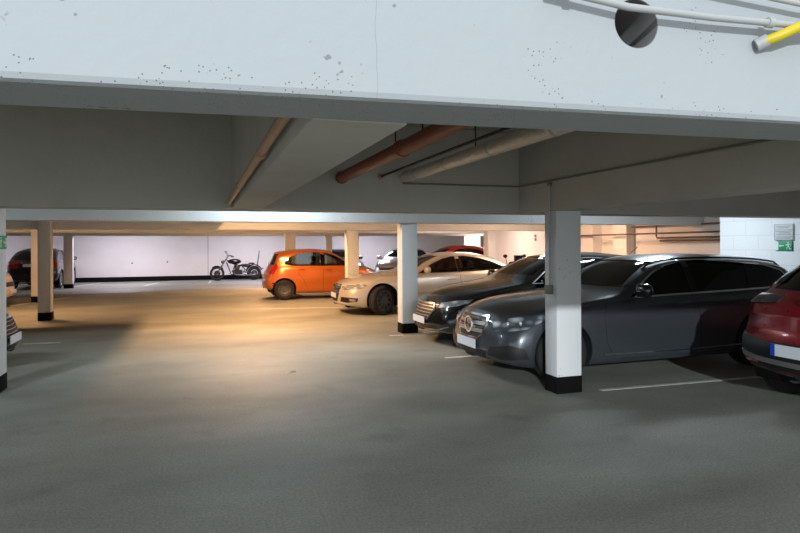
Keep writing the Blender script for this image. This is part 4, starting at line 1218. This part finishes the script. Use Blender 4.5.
def scooter():
    t = thing('scooter', 'dark scooter handlebar and mirrors showing above the black car roof', 'scooter', (6.85, 11.75, 0), math.radians(100))
    P = lambda nm, fn, mt: finish((lambda b: (fn(b), b)[1])(bmesh.new()), nm, mt, t)
    for x in (0, 1.25):
        bm = bmesh.new(); n = 10
        lathe(bm, [(.19 + .05 * math.cos(2 * PI * k / n), .05 * math.sin(2 * PI * k / n)) for k in range(n)], 28, closed=True)
        w = finish(bm, 'wheel', M['tyre'], t, loc=(x, 0, .24))
        bm = bmesh.new(); lathe(bm, [(.0001, -.03), (.145, -.02), (.145, .02), (.0001, .03)], 24); bmesh.ops.recalc_face_normals(bm, faces=bm.faces); finish(bm, 'rim', M['steelrim'], w)
    P('fork', lambda b: tube(b, [(0, .08, .24), (.18, .06, .6), (.3, .03, 1.0)], .025, 8), M['steelrim'])
    P('front_shield', lambda b: box(b, .22, .34, -.2, .2, .3, 1.0, .05), M['gloss'])
    P('foot_board', lambda b: box(b, .3, .75, -.18, .18, .26, .34, .03), M['blk'])
    P('rear_body', lambda b: box(b, .7, 1.5, -.17, .17, .34, .72, .09), M['gloss'])
    P('seat', lambda b: box(b, .68, 1.45, -.15, .15, .72, .84, .05), M['blk'])
    P('handlebar_cowl', lambda b: (box(b, .22, .42, -.14, .14, 1.02, 1.24, .05)), M['gloss'])
    P('handlebar', lambda b: tube(b, [(.42, -.34, 1.10), (.32, -.15, 1.12), (.32, .15, 1.12), (.42, .34, 1.10)], .018, 8), M['blk'])
    P('windshield', lambda b: box(b, .20, .23, -.12, .12, 1.2, 1.38, .01), M['gloss'])
    for s in (-1, 1): P('mirror', lambda b: (tube(b, [(.34, s * .2, 1.14), (.34, s * .26, 1.32)], .008, 6), ellipsoid(b, (.34, s * .27, 1.36), (.02, .06, .04))), M['blk'])
scooter()

# ------------------------------------------------------------------ lamps
def fixture(x, y, z, length, col, power, label, along='x', w=.16, spread=None):
    t = thing('ceiling_lamp', label, 'lamp', (x, y, z), 0 if along == 'x' else PI / 2, 'ceiling lamps')
    bm = bmesh.new(); box(bm, -length / 2, length / 2, -w / 2, w / 2, .0, .08, .01); finish(bm, 'housing', M['signwhite'], t)
    ld = bpy.data.lights.new('lamp_light', 'AREA'); ld.shape = 'RECTANGLE'; ld.size = length; ld.size_y = w; ld.energy = power; ld.color = col
    lo = bpy.data.objects.new('lamp_light', ld); COL.objects.link(lo); lo.parent = t; lo.location = (0, 0, -.01)
    return t
WARM = (1, .53, .24); COOL = (.80, .92, 1.0); PINK = (1, .72, .58); LAV = (.92, .86, 1.0)
fixture(1.09, 12.5, 2.80, 1.2, WARM, 330, 'long lamp under the ceiling over the aisle between the third and fourth beam', along='y', w=.1)
fixture(2.2, 16.4, 2.80, 1.2, WARM, 170, 'long lamp under the ceiling in front of the orange hatchback')
fixture(-4.2, 16.4, 2.80, 1.2, WARM, 150, 'long lamp under the ceiling over the far left bays')
fixture(8.2, 13.0, 2.80, 1.2, (1, .62, .40), 150, 'long lamp under the ceiling over the silver saloon bay')
fixture(8.6, 18.0, 2.80, 1.2, PINK, 150, 'long lamp under the ceiling near the right wall')
fixture(2.5, 22.9, 2.80, 1.2, WARM, 260, 'long lamp under the ceiling before the last beam')
fixture(-3.0, 28.2, 2.80, 1.2, LAV, 160, 'long lamp under the ceiling near the back wall, left one')
fixture(2.5, 28.2, 2.80, 1.2, LAV, 150, 'long lamp under the ceiling near the back wall, middle one')
fixture(8.0, 28.2, 2.80, 1.2, LAV, 150, 'long lamp under the ceiling near the back wall, right one')
fixture(-10.0, 28.2, 2.80, 1.2, LAV, 110, 'long lamp under the ceiling above the black violet SUV')
fixture(13.5, 25.5, 2.80, 1.2, PINK, 150, 'long lamp under the ceiling in the far right corner')
fixture(7.2, 8.2, 2.80, 1.2, COOL, 85, 'long cool lamp under the ceiling above the grey estate')
fixture(1.2, 9.4, 2.80, 1.2, COOL, 85, 'long cool lamp under the ceiling behind the second beam')
fixture(-5, 9.4, 2.80, 1.2, COOL, 60, 'long cool lamp under the ceiling behind the second beam at left')

# ------------------------------------------------------------------ daylight
w = bpy.data.worlds.new('World'); sc.world = w; w.use_nodes = True
bg = w.node_tree.nodes['Background']
bg.inputs['Color'].default_value = (.90, .95, 1.0, 1); bg.inputs['Strength'].default_value = .95
sd = bpy.data.lights.new('daylight_sun', 'SUN'); sd.energy = 2.3; sd.angle = math.radians(1.2); sd.color = (.93, .97, 1)
so = bpy.data.objects.new('daylight_sun', sd); COL.objects.link(so)
so.rotation_euler = Vector((.42, 1, -.262)).to_track_quat('-Z', 'Y').to_euler()

# ------------------------------------------------------------------ camera
cam = bpy.data.cameras.new('Camera'); co = bpy.data.objects.new('Camera', cam); COL.objects.link(co)
cam.sensor_width = 36; cam.lens = 604 / 800 * 36; cam.shift_y = -(266.5 - 246) / 800
cam.clip_start = .05; cam.clip_end = 200
TH = math.radians(18.58)
co.matrix_world = Matrix.Translation((0, 0, 1.6)) @ Matrix.Rotation(-TH, 4, 'Z') @ Matrix.Rotation(PI / 2, 4, 'X') @ Matrix.Rotation(-.0055, 4, 'Z')
sc.camera = co
sc.view_settings.view_transform = 'Standard'; sc.view_settings.look = 'None'
sc.view_settings.exposure = .2; sc.view_settings.gamma = 1
sc.view_settings.use_curve_mapping = False
